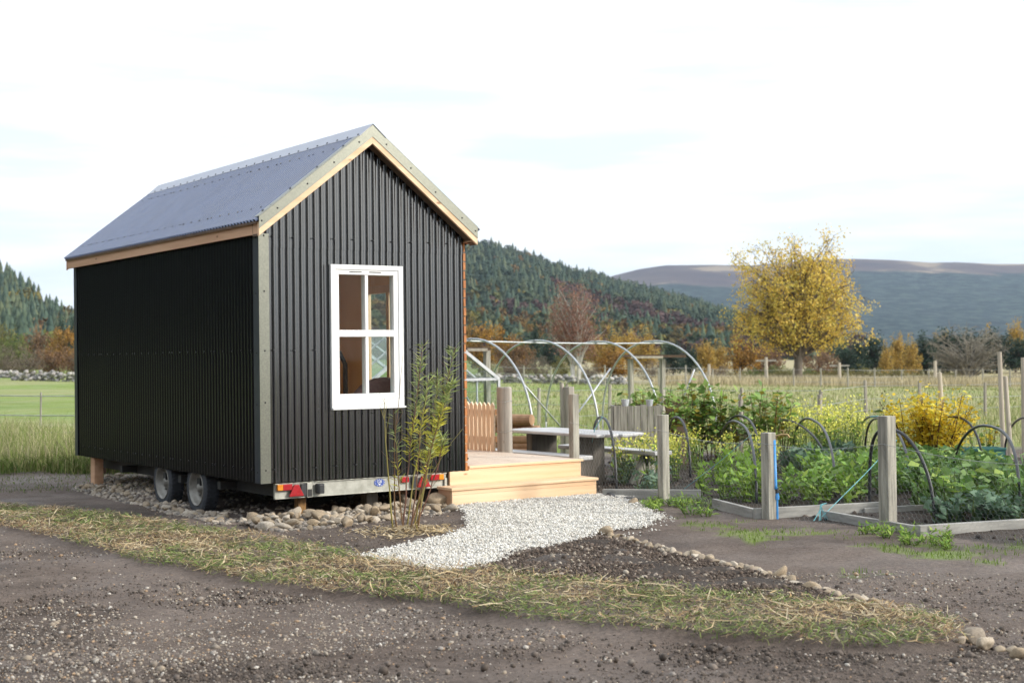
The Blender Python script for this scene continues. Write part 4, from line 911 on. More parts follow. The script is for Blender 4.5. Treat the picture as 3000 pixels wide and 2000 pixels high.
# ================================================================ plastic cloche hoops
CL = [((1358,1096),(1385,958),(1416,1128),'left-most, tied with blue twine, in front of the picnic table'),
 ((1532,1075),(1557,958),(1586,1097),'just right of the third square post from the right'),
 ((1647,1074),(1700,970),(1738,1157),'nearer hoop of the pair left of the blue water pipe'),
 ((1660,1052),(1705,955),(1748,1085),'farther hoop of the pair left of the blue water pipe'),
 ((1781,1035),(1810,966),(1900,1080),'just right of the blue water pipe, behind its twin'),
 ((1822,1050),(1872,965),(1920,1142),'wide hoop in the leafy bed right of the water pipe'),
 ((1967,1038),(2015,957),(2060,1069),'farthest of the three hoops around the nearest square post'),
 ((1987,1050),(2030,964),(2092,1122),'middle of the three hoops around the nearest square post'),
 ((1998,1172),(2043,985),(2147,1202),'nearest of the three hoops around the nearest square post'),
 ((2139,1060),(2195,957),(2258,1080),'behind the big hoop, in front of the teal planter'),
 ((2187,1114),(2282,979),(2344,1194),'largest hoop at the right over the kale bed'),
 ((2308,1048),(2372,960),(2420,1090),'cut off by the right picture edge, behind the largest hoop')]
for i_, (l_, a_, r_, w_) in enumerate(CL):
    A, B = grd(*l_), grd(*r_); Mi = (A+B)/2; ua = a_[0]; Dm = float(ROT[2] @ (Mi-CAM)); zt = 1.218+(hor(ua)-a_[1])/FPX*Dm; h_ = zt-Mi[2]; pts = []
    skew = (ua-project(Mi)[0])/FPX*Dm
    for q in range(25):
        t_ = math.pi*q/24; c_ = -math.cos(t_); s_ = math.sin(t_); x_ = np.sign(c_)*abs(c_)**.8
        pts.append(Mi+(B-A)/2*x_+RH*skew*s_**2*.9+np.array([0,0,h_*s_**.9]))
    pts[0][2] -= .1; pts[-1][2] -= .1
    mb = MB(); mb.tube(pts, .0165, 8); o = mb.build('cloche_hoop', MAT['blackplastic'], None, smooth=True); tag(o, 'black plastic cloche hoop, '+w_, 'cloche hoop', 'black plastic hoops over the vegetable beds')
def twine(pts, label, r=.0035):
    mb = MB(); mb.tube(pts, r, 5); tag(mb.build('twine', MAT['twine'], None), label, 'twine', 'turquoise twine tied round the hoops')
twine([byD(1727,997,14.9), byD(1650,1062,15.6), byD(1572,1122,16.3)], 'turquoise twine running down left from the hoop beside the water pipe')
twine([byD(2060,1010,14.6), byD(1985,1090,14.2), byD(1888,1186,13.6)], 'long turquoise twine pegged to the ground left of the nearest square post')
twine([byD(2000,957,18.2), byD(2016,955,18.0), byD(2030,960,17.2), byD(2036,980,17.0)], 'loop of turquoise twine wrapping the tops of two cloche hoops', .007)
twine([byD(1352,1055,18.0), byD(1366,985,17.6), byD(1383,957,17.3)], 'turquoise twine following the left-most cloche hoop', .006)
twine([byD(2066,1062,16.6), byD(2095,1085,16.8)], 'short bit of turquoise twine behind the nearest square post')
pg = MB(); pgp = grd(1884,1196)
for q in range(7): pg.tube([pgp+[.03*q-.09,.02*math.sin(q*2),.01], pgp+[.0,0,.10+.01*q], pgp+[.05+.01*q,.02,.16]], .004, 4)
tag(pg.build('twine_peg', MAT['twine'], None), 'frayed knot of turquoise twine on the soil left of the nearest square post', 'twine')
# blue stand pipe
sp0 = grd(1785,1192); sp0[:2] += RH[:2]*0
st_ = empty('standpipe', sp0, 'bright blue water standpipe with a brass tap beside a square post', 'standpipe')
mb = MB(); mb.lathe([(-.15,.014),(.20,.014)], sp0, (0,0,1), 12); mb.build('pipe', MAT['bluepipe'], st_, smooth=True)
mb = MB(); mb.lathe([(.19,.001),(.19,.024),(.225,.024),(.23,.02),(.26,.02),(.26,.001)], sp0, (0,0,1), 12); mb.build('coupling', MAT['bluepipe'], st_)
mb = MB(); mb.lathe([(.25,.022),(.30,.022)], sp0, (0,0,1), 12); mb.build('joint', MAT['blackplastic'], st_)
mb = MB(); mb.lathe([(.29,.001),(.29,.024),(.33,.020),(.76,.018),(.76,.001)], sp0-RH*.01, (-.02,0,1), 12); mb.build('sleeve', MAT['bluepipe'], st_, smooth=True)
mb = MB(); tp = sp0+np.array([0,0,.76]); mb.tube([tp-[0,0,.02], tp+[0,0,.04], tp+RH*.05+[0,0,.05], tp+RH*.11+[0,0,.05], tp+RH*.13+[0,0,.02]], .011, 8); mb.tube([tp+RH*.07+[0,0,.05], tp+RH*.07+[0,0,.09]], .006, 6); mb.tube([tp+RH*.04+[0,0,.09], tp+RH*.10+[0,0,.09]], .006, 6); mb.build('tap', MAT['brass'], st_)

# ================================================================ polytunnel frame
pt = empty('polytunnel_frame', gpt(1300,25.5), 'uncovered polytunnel frame of four galvanised hoops with ridge pipe', 'polytunnel frame')
AP = [(1079,778,24.2),(1229,782,25.2),(1370,784,26.2),(1500,783,27.2)]
hoops = []
for u, v, D in AP:
    ap = byD(u, v, D); R_ = sD((u+143-1176)/FPX*(D-1.5), D-1.5); L_ = sD((u-118-1176)/FPX*(D+1.5), D+1.5); R_[2], L_[2] = gz(*R_[:2]), gz(*L_[:2]); Mi = (R_+L_)/2; pts = [L_-[0,0,.2], L_+[0,0,.35]]; ax_ = np.array([ap[0]-Mi[0], ap[1]-Mi[1], 0])
    for q in range(0, 29):
        t_ = math.pi*q/28; c_ = -math.cos(t_); s_ = math.sin(t_); pts.append(Mi+(R_-L_)/2*np.sign(c_)*abs(c_)**.92*np.array([1,1,1])+ax_*s_**2+np.array([0,0,.35+(ap[2]-Mi[2]-.35)*s_]))
    pts += [R_-[0,0,.2]]; mb = MB(); mb.tube(pts, .019, 8); mb.build('hoop', MAT['pipe'], pt, smooth=True); hoops.append(pts)
mb = MB(); rp_ = [byD(u, v+5, D) for u, v, D in AP]; mb.tube([rp_[0]-.4*(rp_[1]-rp_[0])*.3]+rp_+[rp_[3]+.25*(rp_[3]-rp_[2])], .014, 8); mb.build('ridge_pipe', MAT['pipe'], pt, smooth=True)
for a_, b_ in (((1189,866,23.6),(1297,990,24.6)),((1402,846,25.2),(1298,988,24.6)),((1595,848,25.8),(1553,958,26.0))):
    mb = MB(); mb.tube([byD(*a_), byD(*b_)], .015, 8); mb.build('brace', MAT['pipe'], pt, smooth=True)
mb = MB()
for u, v, D in AP: q = byD(u, v, D); mb.box(q-[.03,.03,.035], q+[.03,.03,.012])
mb.build('clamp_joint', MAT['pipe'], pt)
def doorframe(posts, lint, D, label, w_=.085):
    root = empty('door_frame', byD(posts[0][0], posts[0][1], D), label, 'door frame', 'timber door frames of the polytunnel'); 
    for u, v in posts:
        t_ = byD(u, v, D); g_ = gz(*t_[:2]); mb = MB(); mb.box((t_[0]-w_/2,t_[1]-w_/2,g_-.1), (t_[0]+w_/2,t_[1]+w_/2,t_[2])); mb.build('jamb', MAT['greywood'], root)
    mb = MB(); mb.beam(byD(lint[0], lint[1], D-.1), byD(lint[2], lint[3], D-.1), .09, .05); mb.build('lintel', MAT['darkboard'], root)
    mb = MB(); mb.beam(byD(posts[0][0]+2, lint[1]+3, D-.2), byD(posts[-1][0]+2, lint[1]+3, D-.2), .02, .045); mb.build('white_strip', MAT['palewood'], root)
doorframe([(1448,824),(1521,824)], (1421,817,1575,818), 28.6, 'weathered timber door frame standing inside the last tunnel hoops')
doorframe([(1055,804),(1118,804)], (1040,800,1126,801), 23.2, 'timber door frame at the greenhouse end of the tunnel')
# greenhouse
E0 = byD(1145,870,22.5); gw = 2.3; X_ = np.array([-1.0,0,0]); Y_ = np.array([0,1.0,0]); g0 = gz(E0[0], E0[1]); ez = E0[2]; rz_ = ez+.80
ghs = empty('greenhouse', (E0[0]-1.15, E0[1]+1.5, g0), 'small aluminium greenhouse with glass panes behind the hut and picket fence', 'greenhouse')
def gP(a_, b_, z): return np.array([E0[0]-a_*gw, E0[1]+b_*3.1, z])
fr = MB()
for b_ in (0, 1):
    for a_ in (0, .32, .68, 1): fr.beam(gP(a_, b_, g0), gP(a_, b_, ez+.8*(1-abs(a_-.5)*2) if a_ not in (0, 1) else ez), .04, .04, (0,1,0))
    fr.beam(gP(0, b_, ez), gP(.5, b_, rz_), .05, .05); fr.beam(gP(1, b_, ez), gP(.5, b_, rz_), .05, .05); fr.beam(gP(0, b_, ez), gP(1, b_, ez), .04, .04); fr.beam(gP(0, b_, g0+.05), gP(1, b_, g0+.05), .05, .05); fr.beam(gP(0, b_, g0+.6), gP(1, b_, g0+.6), .03, .03)
for a_, z in ((0,ez),(1,ez),(.5,rz_),(0,g0+.05),(1,g0+.05)): fr.beam(gP(a_, .01, z), gP(a_, .99, z), .05, .05)
for k in range(1, 5):
    for a_ in (0, 1): fr.beam(gP(a_, k/5, g0), gP(a_, k/5, ez), .025, .025, (0,1,0)); fr.beam(gP(a_, k/5, ez), gP(.5, k/5, rz_), .025, .025)
fr.beam(gP(0, .02, g0+.1), gP(0, .38, ez-.05), .02, .02); fr.build('frame', MAT['pipe'], ghs)
for k in range(5):
    for a_ in (0, 1):
        for lo_, hi_ in ((gP(a_, k/5, g0+.08), gP(a_, (k+1)/5, ez)),):
            mb = MB(); mb.add([lo_, [lo_[0], hi_[1], lo_[2]], hi_, [lo_[0], lo_[1], hi_[2]]], [(0,1,2,3)]); mb.build('pane', MAT['ghglass'], ghs)
        mb = MB(); mb.add([gP(a_, k/5, ez), gP(a_, (k+1)/5, ez), gP(.5, (k+1)/5, rz_), gP(.5, k/5, rz_)], [(0,1,2,3)]); mb.build('roof_pane', MAT['ghglass'], ghs)
for b_ in (0, 1): mb = MB(); mb.add([gP(0, b_, g0), gP(1, b_, g0), gP(1, b_, ez), gP(.5, b_, rz_), gP(0, b_, ez)], [(0,1,2,3,4)]); mb.build('gable_pane', MAT['ghglass'], ghs)

# ================================================================ picnic table, logs, bin, boards, planter, stakes
R0 = byD(1440,996,17.2); tz = gz(R0[0], R0[1]); tt_ = R0[2]-tz
tb = empty('picnic_table', (R0[0], R0[1]+1.05, tz), 'weathered grey picnic table with rounded ends behind the wire fence', 'picnic table'); ox, oy = R0[0], R0[1]
mb = MB()
for k in range(5):
    x0 = ox-.37+k*.15; e_ = .10*abs(k-2)**1.3*.5; mb.box((x0,oy+.0+e_,R0[2]-.04), (x0+.142,oy+2.15-e_,R0[2]))
mb.build('table_top', MAT['palegrey'], tb, bevel=.012)
for y in (.75, 1.75): mb = MB(); mb.box((ox-.20,oy+y-.06,tz-.03), (ox+.20,oy+y+.06,R0[2]-.042)); mb.build('leg', MAT['darkgrey'], tb)
for sx_ in (-.62, .62):
    mb = MB(); mb.box((ox+sx_-.14,oy+.05,tz+.36), (ox+sx_+.14,oy+2.05,tz+.41)); bn = mb.build('bench', MAT['palegrey'], tb, bevel=.01)
    for y in (.4, 1.7):
        for dx in (-.14, .14): mb = MB(); mb.beam((ox+sx_+dx*1.5,oy+y,tz-.02), (ox+sx_-dx*.2,oy+y,tz+.36), .12, .045, (0,1,0)); mb.build('leg', MAT['greywood'], bn)
for i_, (u1, v_, r_, w_) in enumerate(((1222,964,.085,'top log of the stack behind the gate post, thick and orange'),(1238,985,.055,'second log from the top of the stack behind the gate post'),(1250,1010,.06,'third log of the stack behind the gate post, just under the table top'),(1252,1023,.055,'fourth log of the stack behind the gate post'),(1240,1040,.07,'bottom log of the stack behind the gate post'))):
    a_, b_ = byD(u1, v_, 21.3), byD(u1-150, v_, 21.9); d_ = b_-a_; L_ = np.linalg.norm(d_); mb = MB(); mb.lathe([(0,.001),(0,r_*.96),(.01,r_),(L_*.3,r_*1.05),(L_*.7,r_),(L_,r_*1.02),(L_,.001)], a_, d_, 14); tag(mb.build('log', MAT['logwood'], None), w_, 'log', 'logs stacked behind the gate post')
for i_, (u0, u1, v_, w_) in enumerate(((1535,1720,989,'upper pale log lying behind the raspberry canes'),(1538,1722,1004,'lower pale log lying behind the raspberry canes'))):
    a_, b_ = byD(u0, v_, 21.6), byD(u1, v_, 22.2); d_ = b_-a_; L_ = np.linalg.norm(d_); mb = MB(); mb.lathe([(0,.001),(0,.05),(L_*.5,.055),(L_,.05),(L_,.001)], a_, d_, 12); tag(mb.build('log', MAT['palewood'], None), w_, 'log', 'logs lying behind the raspberry canes')
c0 = grd(1412,1072); bx = empty('compost_bin', c0, 'grey upright-plank wooden bin behind the raspberry canes', 'wooden bin'); cz = 1.218+(hor(1412)-932)/FPX*float(ROT[2] @ (c0-CAM))
for k in range(7):
    q = c0+RH*(.095*k+.045); mb = MB(); mb.box((-.044,-.012,-.05), (.044,.012,cz-c0[2]+.01*math.sin(k*2)), np.array([RH, FH, [0,0,1]]).T, q); mb.build('board', MAT['greywood'], bx, bevel=.003)
    q2 = q+FH*.6; mb = MB(); mb.box((-.044,-.012,-.05), (.044,.012,cz-c0[2]), np.array([RH, FH, [0,0,1]]).T, q2); mb.build('board', MAT['greywood'], bx)
for k in range(5):
    for s_ in (0, .68): q = c0+RH*s_+FH*(.1+.1*k); mb = MB(); mb.box((-.012,-.044,-.05), (.012,.044,cz-c0[2]), np.array([RH, FH, [0,0,1]]).T, q); mb.build('board', MAT['greywood'], bx)
for (u, v_, rr_) in ((1436,927,.06),(1492,930,.055)):
    q = byD(u, v_+8, 20.0); mb = MB(); mb.lathe([(0,.001),(0,rr_*.7),(rr_*1.6,rr_),(rr_*1.6,rr_*.9),(.01,rr_*.6),(.01,.001)], [q[0],q[1],cz+.012], (0,0,1), 14); tag(mb.build('pot', pm('pale_pot', (.55,.58,.62), rough=.5), None), 'small pale plant pot on top of the upright-plank bin, '+('left' if u < 1450 else 'right')+' one', 'plant pot', 'pots on the wooden bin')
a_ = grd(1580,1065); b_ = byD(1542,920,21.4); mb = MB(); mb.beam(a_, b_, .24, .03, tuple(FH)); tag(mb.build('leaning_board', MAT['darkboard'], None), 'dark brown board leaning behind the raspberry canes', 'board')
p0 = grd(2245,1063); pl = empty('planter_box', p0, 'teal green planter trough behind the kale and cloche hoops', 'planter'); Rm = np.array([RH, FH, [0,0,1]]).T
mb = MB(); w_, h_, t_ = .34, .21, .02
for lo_, hi_ in (((-w_,-.18,0),(w_,-.16,h_)),((-w_,.16,0),(w_,.18,h_)),((-w_,-.159,0),(-w_+t_,.159,h_)),((w_-t_,-.159,0),(w_,.159,h_)),((-w_+.021,-.159,.0),(w_-.021,.159,.02)),((-w_-.012,-.195,h_-.03),(w_+.012,-.181,h_+.005))): mb.box(lo_, hi_, Rm, p0)
mb.build('body', MAT['teal'], pl, bevel=.004); mb = MB(); mb.box((-w_+.021,-.158,.021), (w_-.021,.158,h_-.06), Rm, p0); mb.build('soil', pm('potting_soil', (.035,.028,.022), rough=.95), pl)
for (u0, v0, u1, v1, w_) in ((2157.6,855,2171.5,1062,'pale round stake standing in front of the yellow bush'),(2295.6,808,2305,1046,'tallest of the two pale stakes right of the teal planter'),(2309,864,2322,1054,'shorter of the two pale stakes right of the teal planter'),(2350,821,2353,1050,'pale stake at the very right picture edge')):
    a_ = grd(u1, v1); D_ = float(ROT[2] @ (a_-CAM)); b_ = byD(u0, v0, D_); mb = MB(); d_ = b_-a_; mb.tube([a_-d_*.08, a_+d_*.5, b_], [.038, .036, .033], 10); tag(mb.build('stake', MAT['palewood'], None), w_, 'stake', 'tall pale stakes in the garden')
for (u, v0, v1, w_) in ((1306,888,1000,'stout bark-edged post behind the picnic table'),(1290,880,985,'thin brown stake beside the stout post behind the picnic table'),(1700,905,960,'short brown stake behind the raspberry canes'),(1882,906,948,'short brown stake behind the yellow flowering plants')):
    D_ = 23.5; t_ = byD(u, v0, D_); g_ = gz(*t_[:2]); r_ = .10 if u == 1306 else .038; mb = MB(); mb.tube([[t_[0],t_[1],g_-.1],[t_[0]+.01,t_[1],(g_+t_[2])/2],[t_[0],t_[1],t_[2]]], [r_, r_*.95, r_*.9], 9); tag(mb.build('stake', MAT['postwood'], None), w_, 'stake', 'old stakes behind the garden')
bp0 = [grd(1383,1141), grd(1400,1147), grd(1422,1152), grd(1440,1152), grd(1452,1157)]
mb = MB(); mb.tube([p+[0,0,.02+.015*math.sin(i*2)] for i, p in enumerate(bp0)], [.025,.04,.03,.04,.02], 8); mb.tube([p+RH*.05+[0,0,.012] for p in bp0[1:]], [.03,.03,.045,.03], 7); tag(mb.build('plastic_membrane', MAT['blackplastic'], None), 'crumpled black plastic strip lying where the gravel meets the bed board', 'plastic strip')

# ================================================================ plants in the garden
LG = [(.22,.37,.06),(.29,.44,.07),(.19,.33,.07),(.36,.48,.11)]
DG = [(.13,.24,.065),(.17,.30,.08),(.10,.20,.06),(.23,.35,.12)]
BG = [(.14,.23,.15),(.18,.27,.18),(.11,.19,.13)]
YF = [(.80,.78,.16),(.86,.84,.22),(.74,.74,.14)]
RG = [(.20,.33,.08),(.25,.40,.09),(.17,.29,.08),(.31,.43,.12)]
YB = [(.80,.62,.06),(.84,.67,.07),(.76,.56,.05),(.74,.66,.09)]
def plant_proto(name, seed, H, nst, spread, nleaf, ln, wd, cols, label, cat, flowers=0, fcol=None, scol=(.14,.2,.06), up=.3, lo=.15, sr=.006, fsize=.022, jit=.02):
    r = np.random.default_rng(seed); root = empty(name, (0,0,0), label, cat); sb = MB(); sb.col = scol; C = []; T = []
    for k in range(nst):
        an = r.uniform(0, 6.28); o_ = np.array([math.cos(an), math.sin(an), 0])*spread*r.random()**.6; h_ = H*r.uniform(.65, 1); pts = [o_*.35*np.array([1,1,0])+[0,0,-.03], o_*.7+[0,0,h_*.5]+r.normal(0, .03*H, 3), o_+[0,0,h_]+r.normal(0, .03*H, 3)]
        sb.tube(pts, [sr, sr*.8, sr*.4], 4, False); T.append(pts[2])
        for q in range(max(1, nleaf//nst)):
            f = r.uniform(lo, 1); C.append(pts[0]*(1-f)**2+2*f*(1-f)*pts[1]+f*f*pts[2])
    sb.build('stem', MAT['dry'], root); C = np.array(C); n_ = len(C); C = C+r.normal(0, jit, (n_, 3)); C[:, 2] = np.maximum(C[:, 2], .01); d = rnd_unit(n_, r); d[:, 2] = np.abs(d[:, 2])*.6+up*r.uniform(-.6, 1, n_); d /= np.linalg.norm(d, axis=1, keepdims=True)
    nr_ = rnd_unit(n_, r)*.5+np.array([0, 0, 1]); V, F = leaves(C, d, nr_, ln*r.uniform(.6, 1.3, n_), wd*r.uniform(.6, 1.3, n_)); npmesh('leaves', V, F, MAT['leaf'], root, np.repeat(pal(n_, cols, r, .3), 4, 0))
    if flowers:
        T = np.array(T); P = T[r.integers(0, len(T), flowers)]+r.normal(0, 1, (flowers, 3))*np.array([.028, .028, .05])*H/.4; V, F = leaves(P, rnd_unit(flowers, r), rnd_unit(flowers, r), fsize*r.uniform(.7, 1.3, flowers), fsize*np.ones(flowers)); npmesh('blossom', V, F, MAT['leaf'], root, np.repeat(pal(flowers, fcol or YF, r, .15), 4, 0))
    return root
def field_of(protos, poly, n_, Hs, label, group, r, zoff=0, cat=None):
    us = [p[0] for p in poly]; vs = [p[1] for p in poly]; k = 0; out_ = []; tries = 0
    while k < n_ and tries < 5000:
        tries += 1; u, v = r.uniform(min(us), max(us)), r.uniform(min(vs), max(vs))
        if not inpoly(np.array([u]), np.array([v]), poly)[0]: continue
        p = grd(u, v)
        if any((p[0]-q[0])**2+(p[1]-q[1])**2 < .012 for q in out_) and tries < 3000: continue
        pi_ = r.integers(0, len(protos)); pr = protos[pi_]
        o = pr if not pr.get('used') else copy_tree(pr); pr['used'] = 1; o.location = p+[0,0,zoff]; s_ = r.uniform(.8, 1.2)*Hs; o.scale = (s_, s_, s_); o.rotation_euler.z = r.uniform(0, 6.28); o['label'] = label; o['group'] = group; out_.append(p); k += 1
    return out_
rp_ = np.random.default_rng(77)
bean = lambda s: plant_proto('bean_plant', s, .34, 5, .14, 46, .11, .075, LG, None, 'leafy plant', up=.5)
field_of([bean(1), bean(2), bean(3)], [(1600,1105),(1690,1085),(1762,1100),(1762,1165),(1690,1158),(1610,1140)], 22, 1.0, 'bright green broad-leaved plant in the bed just left of the blue water pipe', 'leafy plants left of the water pipe', rp_)
field_of([bean(4), bean(5)], [(1800,1100),(1990,1085),(2000,1140),(1960,1158),(1800,1165)], 26, 1.0, 'bright green broad-leaved plant in the bed just right of the blue water pipe', 'leafy plants right of the water pipe', rp_)
field_of([plant_proto('bean_plant', 6, .26, 5, .15, 34, .10, .065, BG, None, 'leafy plant', up=.4)], [(1425,1100),(1520,1100),(1520,1132),(1425,1132)], 8, 1.0, 'low bluish green leafy plant in the bed left of the tallest thin post', 'leafy plants near the gravel', rp_)
mus = lambda s, h=.5: plant_proto('mustard_plant', s, h, 7, .16, 40, .10, .035, LG, None, 'flowering plant', flowers=90, up=.5, fsize=.032)
field_of([mus(11), mus(12)], [(1420,1070),(1610,1070),(1600,1112),(1430,1112)], 15, .95, 'yellow flowering mustard plant in the bed behind the gravel', 'mustard plants behind the gravel', rp_)
field_of([mus(13)], [(1650,1072),(1770,1065),(1770,1098),(1660,1100)], 9, .9, 'yellow flowering mustard plant under the pair of hoops left of the water pipe', 'mustard plants under the pair of hoops', rp_)
field_of([mus(14, .62), mus(15, .62)], [(1790,1042),(1975,1036),(1985,1060),(1790,1068)], 18, 1.12, 'tall yellow flowering mustard plant right of the raspberry canes', 'tall mustard plants behind the hoops', rp_)
kale = lambda s, c, h=.36: plant_proto('kale_plant', s, h, 10, .20, 80, .10, .085, c, None, 'leafy plant', up=.25, sr=.008)
field_of([kale(21, DG), kale(22, DG), kale(23, DG+LG)], [(1990,1095),(2130,1090),(2240,1100),(2352,1110),(2400,1190),(2150,1195),(2100,1150),(2000,1140)], 46, 1.05, 'dark green kale plant in the bed at the right', 'kale plants in the right bed', rp_)
field_of([kale(24, DG, .3)], [(1960,1060),(2150,1062),(2300,1075),(2300,1095),(1990,1092)], 22, 1.0, 'dark green leafy plant at the back of the right bed', 'leafy plants at the back of the right bed', rp_)
field_of([kale(25, BG, .3)], [(1790,1070),(1960,1062),(1960,1085),(1800,1095)], 10, 1.0, 'bluish green cabbage-like plant behind the leafy bed right of the water pipe', 'bluish plants behind the leafy bed', rp_)
field_of([kale(26, BG, .22)], [(2150,1180),(2330,1175),(2330,1198),(2160,1206)], 7, 1.0, 'pale bluish seedling plant at the front edge of the kale bed', 'pale plants along the sleeper', rp_)
rasp = lambda s: plant_proto('raspberry_cane', s, 1.15, 7, .36, 190, .11, .09, RG+[(.34,.28,.05)], None, 'raspberry cane', up=-.1, scol=(.16,.09,.05), lo=.3, sr=.007, jit=.055)
RC = [(1468,1064,890),(1492,1066,908),(1518,1064,893),(1543,1062,904),(1566,1060,915),(1590,1056,890),(1612,1056,868),(1640,1056,888),(1664,1058,903),(1690,1056,930),(1741,1052,878),(1758,1052,905),(1800,1046,892)]
rpro = [rasp(31), rasp(32), rasp(33)]
for i_, (u, vb, vt) in enumerate(RC):
    o = rpro[i_ % 3] if i_ < 3 else copy_tree(rpro[i_ % 3]); p = grd(u, vb); D_ = float(ROT[2] @ (p-CAM)); o.location = p; s_ = ((vb-vt)/FPX*D_)/1.12; o.scale = (s_*1.15, s_*1.15, s_); o.rotation_euler.z = i_*1.9
    o['label'] = f'leafy raspberry cane in the row behind the beds, {ORD[i_]} from left of thirteen'; o['group'] = 'raspberry canes behind the beds'
yb = plant_proto('yellow_bush', 41, 1.0, 46, .66, 3600, .065, .06, YB, 'bright yellow autumn currant bush behind the cloche hoops', 'bush', up=.2, scol=(.12,.06,.04), lo=.30, sr=.009, jit=.085); p = grd(2135,1066); yb.location = p; yb.scale = (1,1,.98)
yb2 = plant_proto('yellow_bush', 42, .55, 9, .28, 110, .08, .07, YB+LG, 'small yellow-green bush between the cloche hoop and the tall stakes', 'bush', up=.2, scol=(.12,.06,.04), lo=.4); yb2.location = grd(2262,1052); yb2.scale = (1,1,.95)
dk_ = plant_proto('dock_plant', 43, .6, 2, .03, 6, .2, .06, DG, 'dead brown dock seed spike behind the nearest square post', 'dock plant', flowers=90, fcol=[(.06,.035,.025),(.09,.05,.03)], up=.2, scol=(.08,.05,.03)); p = grd(2033,1060); dk_.location = p; dk_.scale = (1,1,1.55)
field_of([plant_proto('weed_tuft', 51, .09, 7, .14, 70, .08, .012, LG+DG, None, 'weed', up=.5), plant_proto('weed_tuft', 52, .08, 7, .14, 60, .06, .018, LG, None, 'weed', up=.5)], [(1500,1155),(1640,1160),(1650,1185),(1540,1185),(1490,1172)], 12, 1.0, 'green weed tuft around the foot of the thin post beside the gravel', 'weeds round the thin post', rp_)
field_of([plant_proto('weed_tuft', 53, .05, 6, .12, 50, .05, .018, LG, None, 'weed', up=.5)], [(1960,1215),(2120,1225),(2240,1245),(2200,1262),(1990,1240)], 14, 1.0, 'green weed tuft round the foot of the nearest square post', 'weeds round the nearest post', rp_)

# ================================================================ willow sapling
wl = empty('willow_sapling', grd(935,1222), 'slender willow sapling with narrow leaves planted in front of the black gable', 'sapling'); Bw = grd(935,1222); Dw = float(ROT[2] @ (Bw-CAM)); r = np.random.default_rng(61)
ST = [((905,1222),(885,1000),(884,915),.5,0),((915,1216),(905,1080),(925,815),.6,0),((925,1222),(945,1010),(972,792),.62,150),((932,1224),(965,1000),(985,870),.5,90),((938,1224),(985,1040),(1006,850),.6,120),((948,1224),(990,1030),(1047,795),.58,150),((955,1222),(1000,1000),(1040,880),.45,140),((958,1222),(975,1100),(1000,1000),.6,36),((942,1222),(960,1080),(962,985),.55,24),((962,1222),(970,1130),(1062,985),1,0),((928,1220),(915,1100),(905,940),.6,40),((945,1222),(1000,1090),(1015,1000),.3,70)]
for i_, (b0, m0, t0, lf, nl) in enumerate(ST):
    dd = r.normal(0, .10); b_, m_, t_ = byD(*b0, Dw+dd*.4), byD(*m0, Dw+dd), byD(*t0, Dw+dd*1.6); b_[2] = gz(b_[0], b_[1])-.03
    cv = [b_*(1-f)**2+2*f*(1-f)*(2*m_-.5*(b_+t_))+f*f*t_ for f in np.linspace(0, 1, 12)]; mb = MB(); mb.col = [(.30,.26,.08),(.24,.14,.07),(.20,.10,.07)][i_ % 3]
    mb.tube([c+r.normal(0, .004, 3) for c in cv], [.0085*(1-.8*k/11) for k in range(12)], 6)
    for q in range(3): c = cv[r.integers(4, 10)]; mb.tube([c, c+np.array([*r.normal(0, .05, 2), .12]), c+np.array([*r.normal(0, .09, 2), .25])], [.003, .002, .001], 4, False)
    sm = mb.build('stem', MAT['bark'], wl, smooth=True)
    nl = int(nl*1.35)
    if nl:
        fs = r.uniform(1-lf, 1, nl); C = np.array([np.array([np.interp(f*11, range(12), [c[k] for c in cv]) for k in range(3)]) for f in fs]); nl = int(nl); d = rnd_unit(nl, r); d[:, 2] = np.abs(d[:, 2])*.5+.15; d /= np.linalg.norm(d, axis=1, keepdims=True)
        V, F = leaves(C, d, rnd_unit(nl, r), r.uniform(.06, .125, nl), r.uniform(.008, .013, nl)); cl_ = np.where((fs < 1-lf*.6)[:, None], pal(nl, [(.62,.58,.08),(.5,.5,.08)], r), pal(nl, [(.34,.42,.16),(.28,.37,.13),(.44,.47,.18)], r)); npmesh('leaves', V, F, MAT['leaf'], sm, np.repeat(cl_, 4, 0))

# ================================================================ stones
rs = np.random.default_rng(91); smesh = []
for k in range(12):
    V, F = stone_shape(3, rs, .72, .24); me = bpy.data.meshes.new('cobble'); me.from_pydata(V.tolist(), [], F.tolist()); me.materials.append(MAT['cobble']); me.polygons.foreach_set('use_smooth', np.ones(len(F), bool)); smesh.append(me)
def cobble(p, size, label, group, name='cobble'):
    o = bpy.data.objects.new(name, smesh[rs.integers(0, 12)]); COL.objects.link(o); o.location = p; o.scale = (size*rs.uniform(.9, 1.25), size, size*rs.uniform(.75, 1)); o.rotation_euler = (rs.normal(0, .35), rs.normal(0, .35), rs.uniform(0, 6.28)); tag(o, label, 'stone', group)
HEAPF = [(-.35,-.62),(-.25,-.98),(.35,-1.0),(1.0,-.78),(1.7,-.55),(2.05,-.40),(2.0,.25),(1.0,.35),(0,.2),(-.3,-.1)]
def heap(x, y): return .11*sstep(0, .75, y+1.0-.28*x*(x > 0)*.9)
k = 0; placed = []
while k < 190:
    x, y = rs.uniform(-.5, 2.1), rs.uniform(-1.05, .35)
    if not inpoly(np.array([x]), np.array([y]), HEAPF)[0]: continue
    s_ = rs.choice([.045,.055,.065,.08,.10], p=[.42,.32,.16,.08,.02])
    lay = sum((x-a)**2+(y-b)**2 < ((s_+c)*.62)**2 for a, b, c in placed); 
    if lay > 1: continue
    placed.append((x, y, s_)); cobble((x, y, gz(x, y)+heap(x, y)*.40*(1-sstep(-.25, .1, y))+s_*.30+lay*.035), s_, 'rounded grey-brown cobble in the heap along the front of the black hut', 'cobbles heaped before the hut'); k += 1
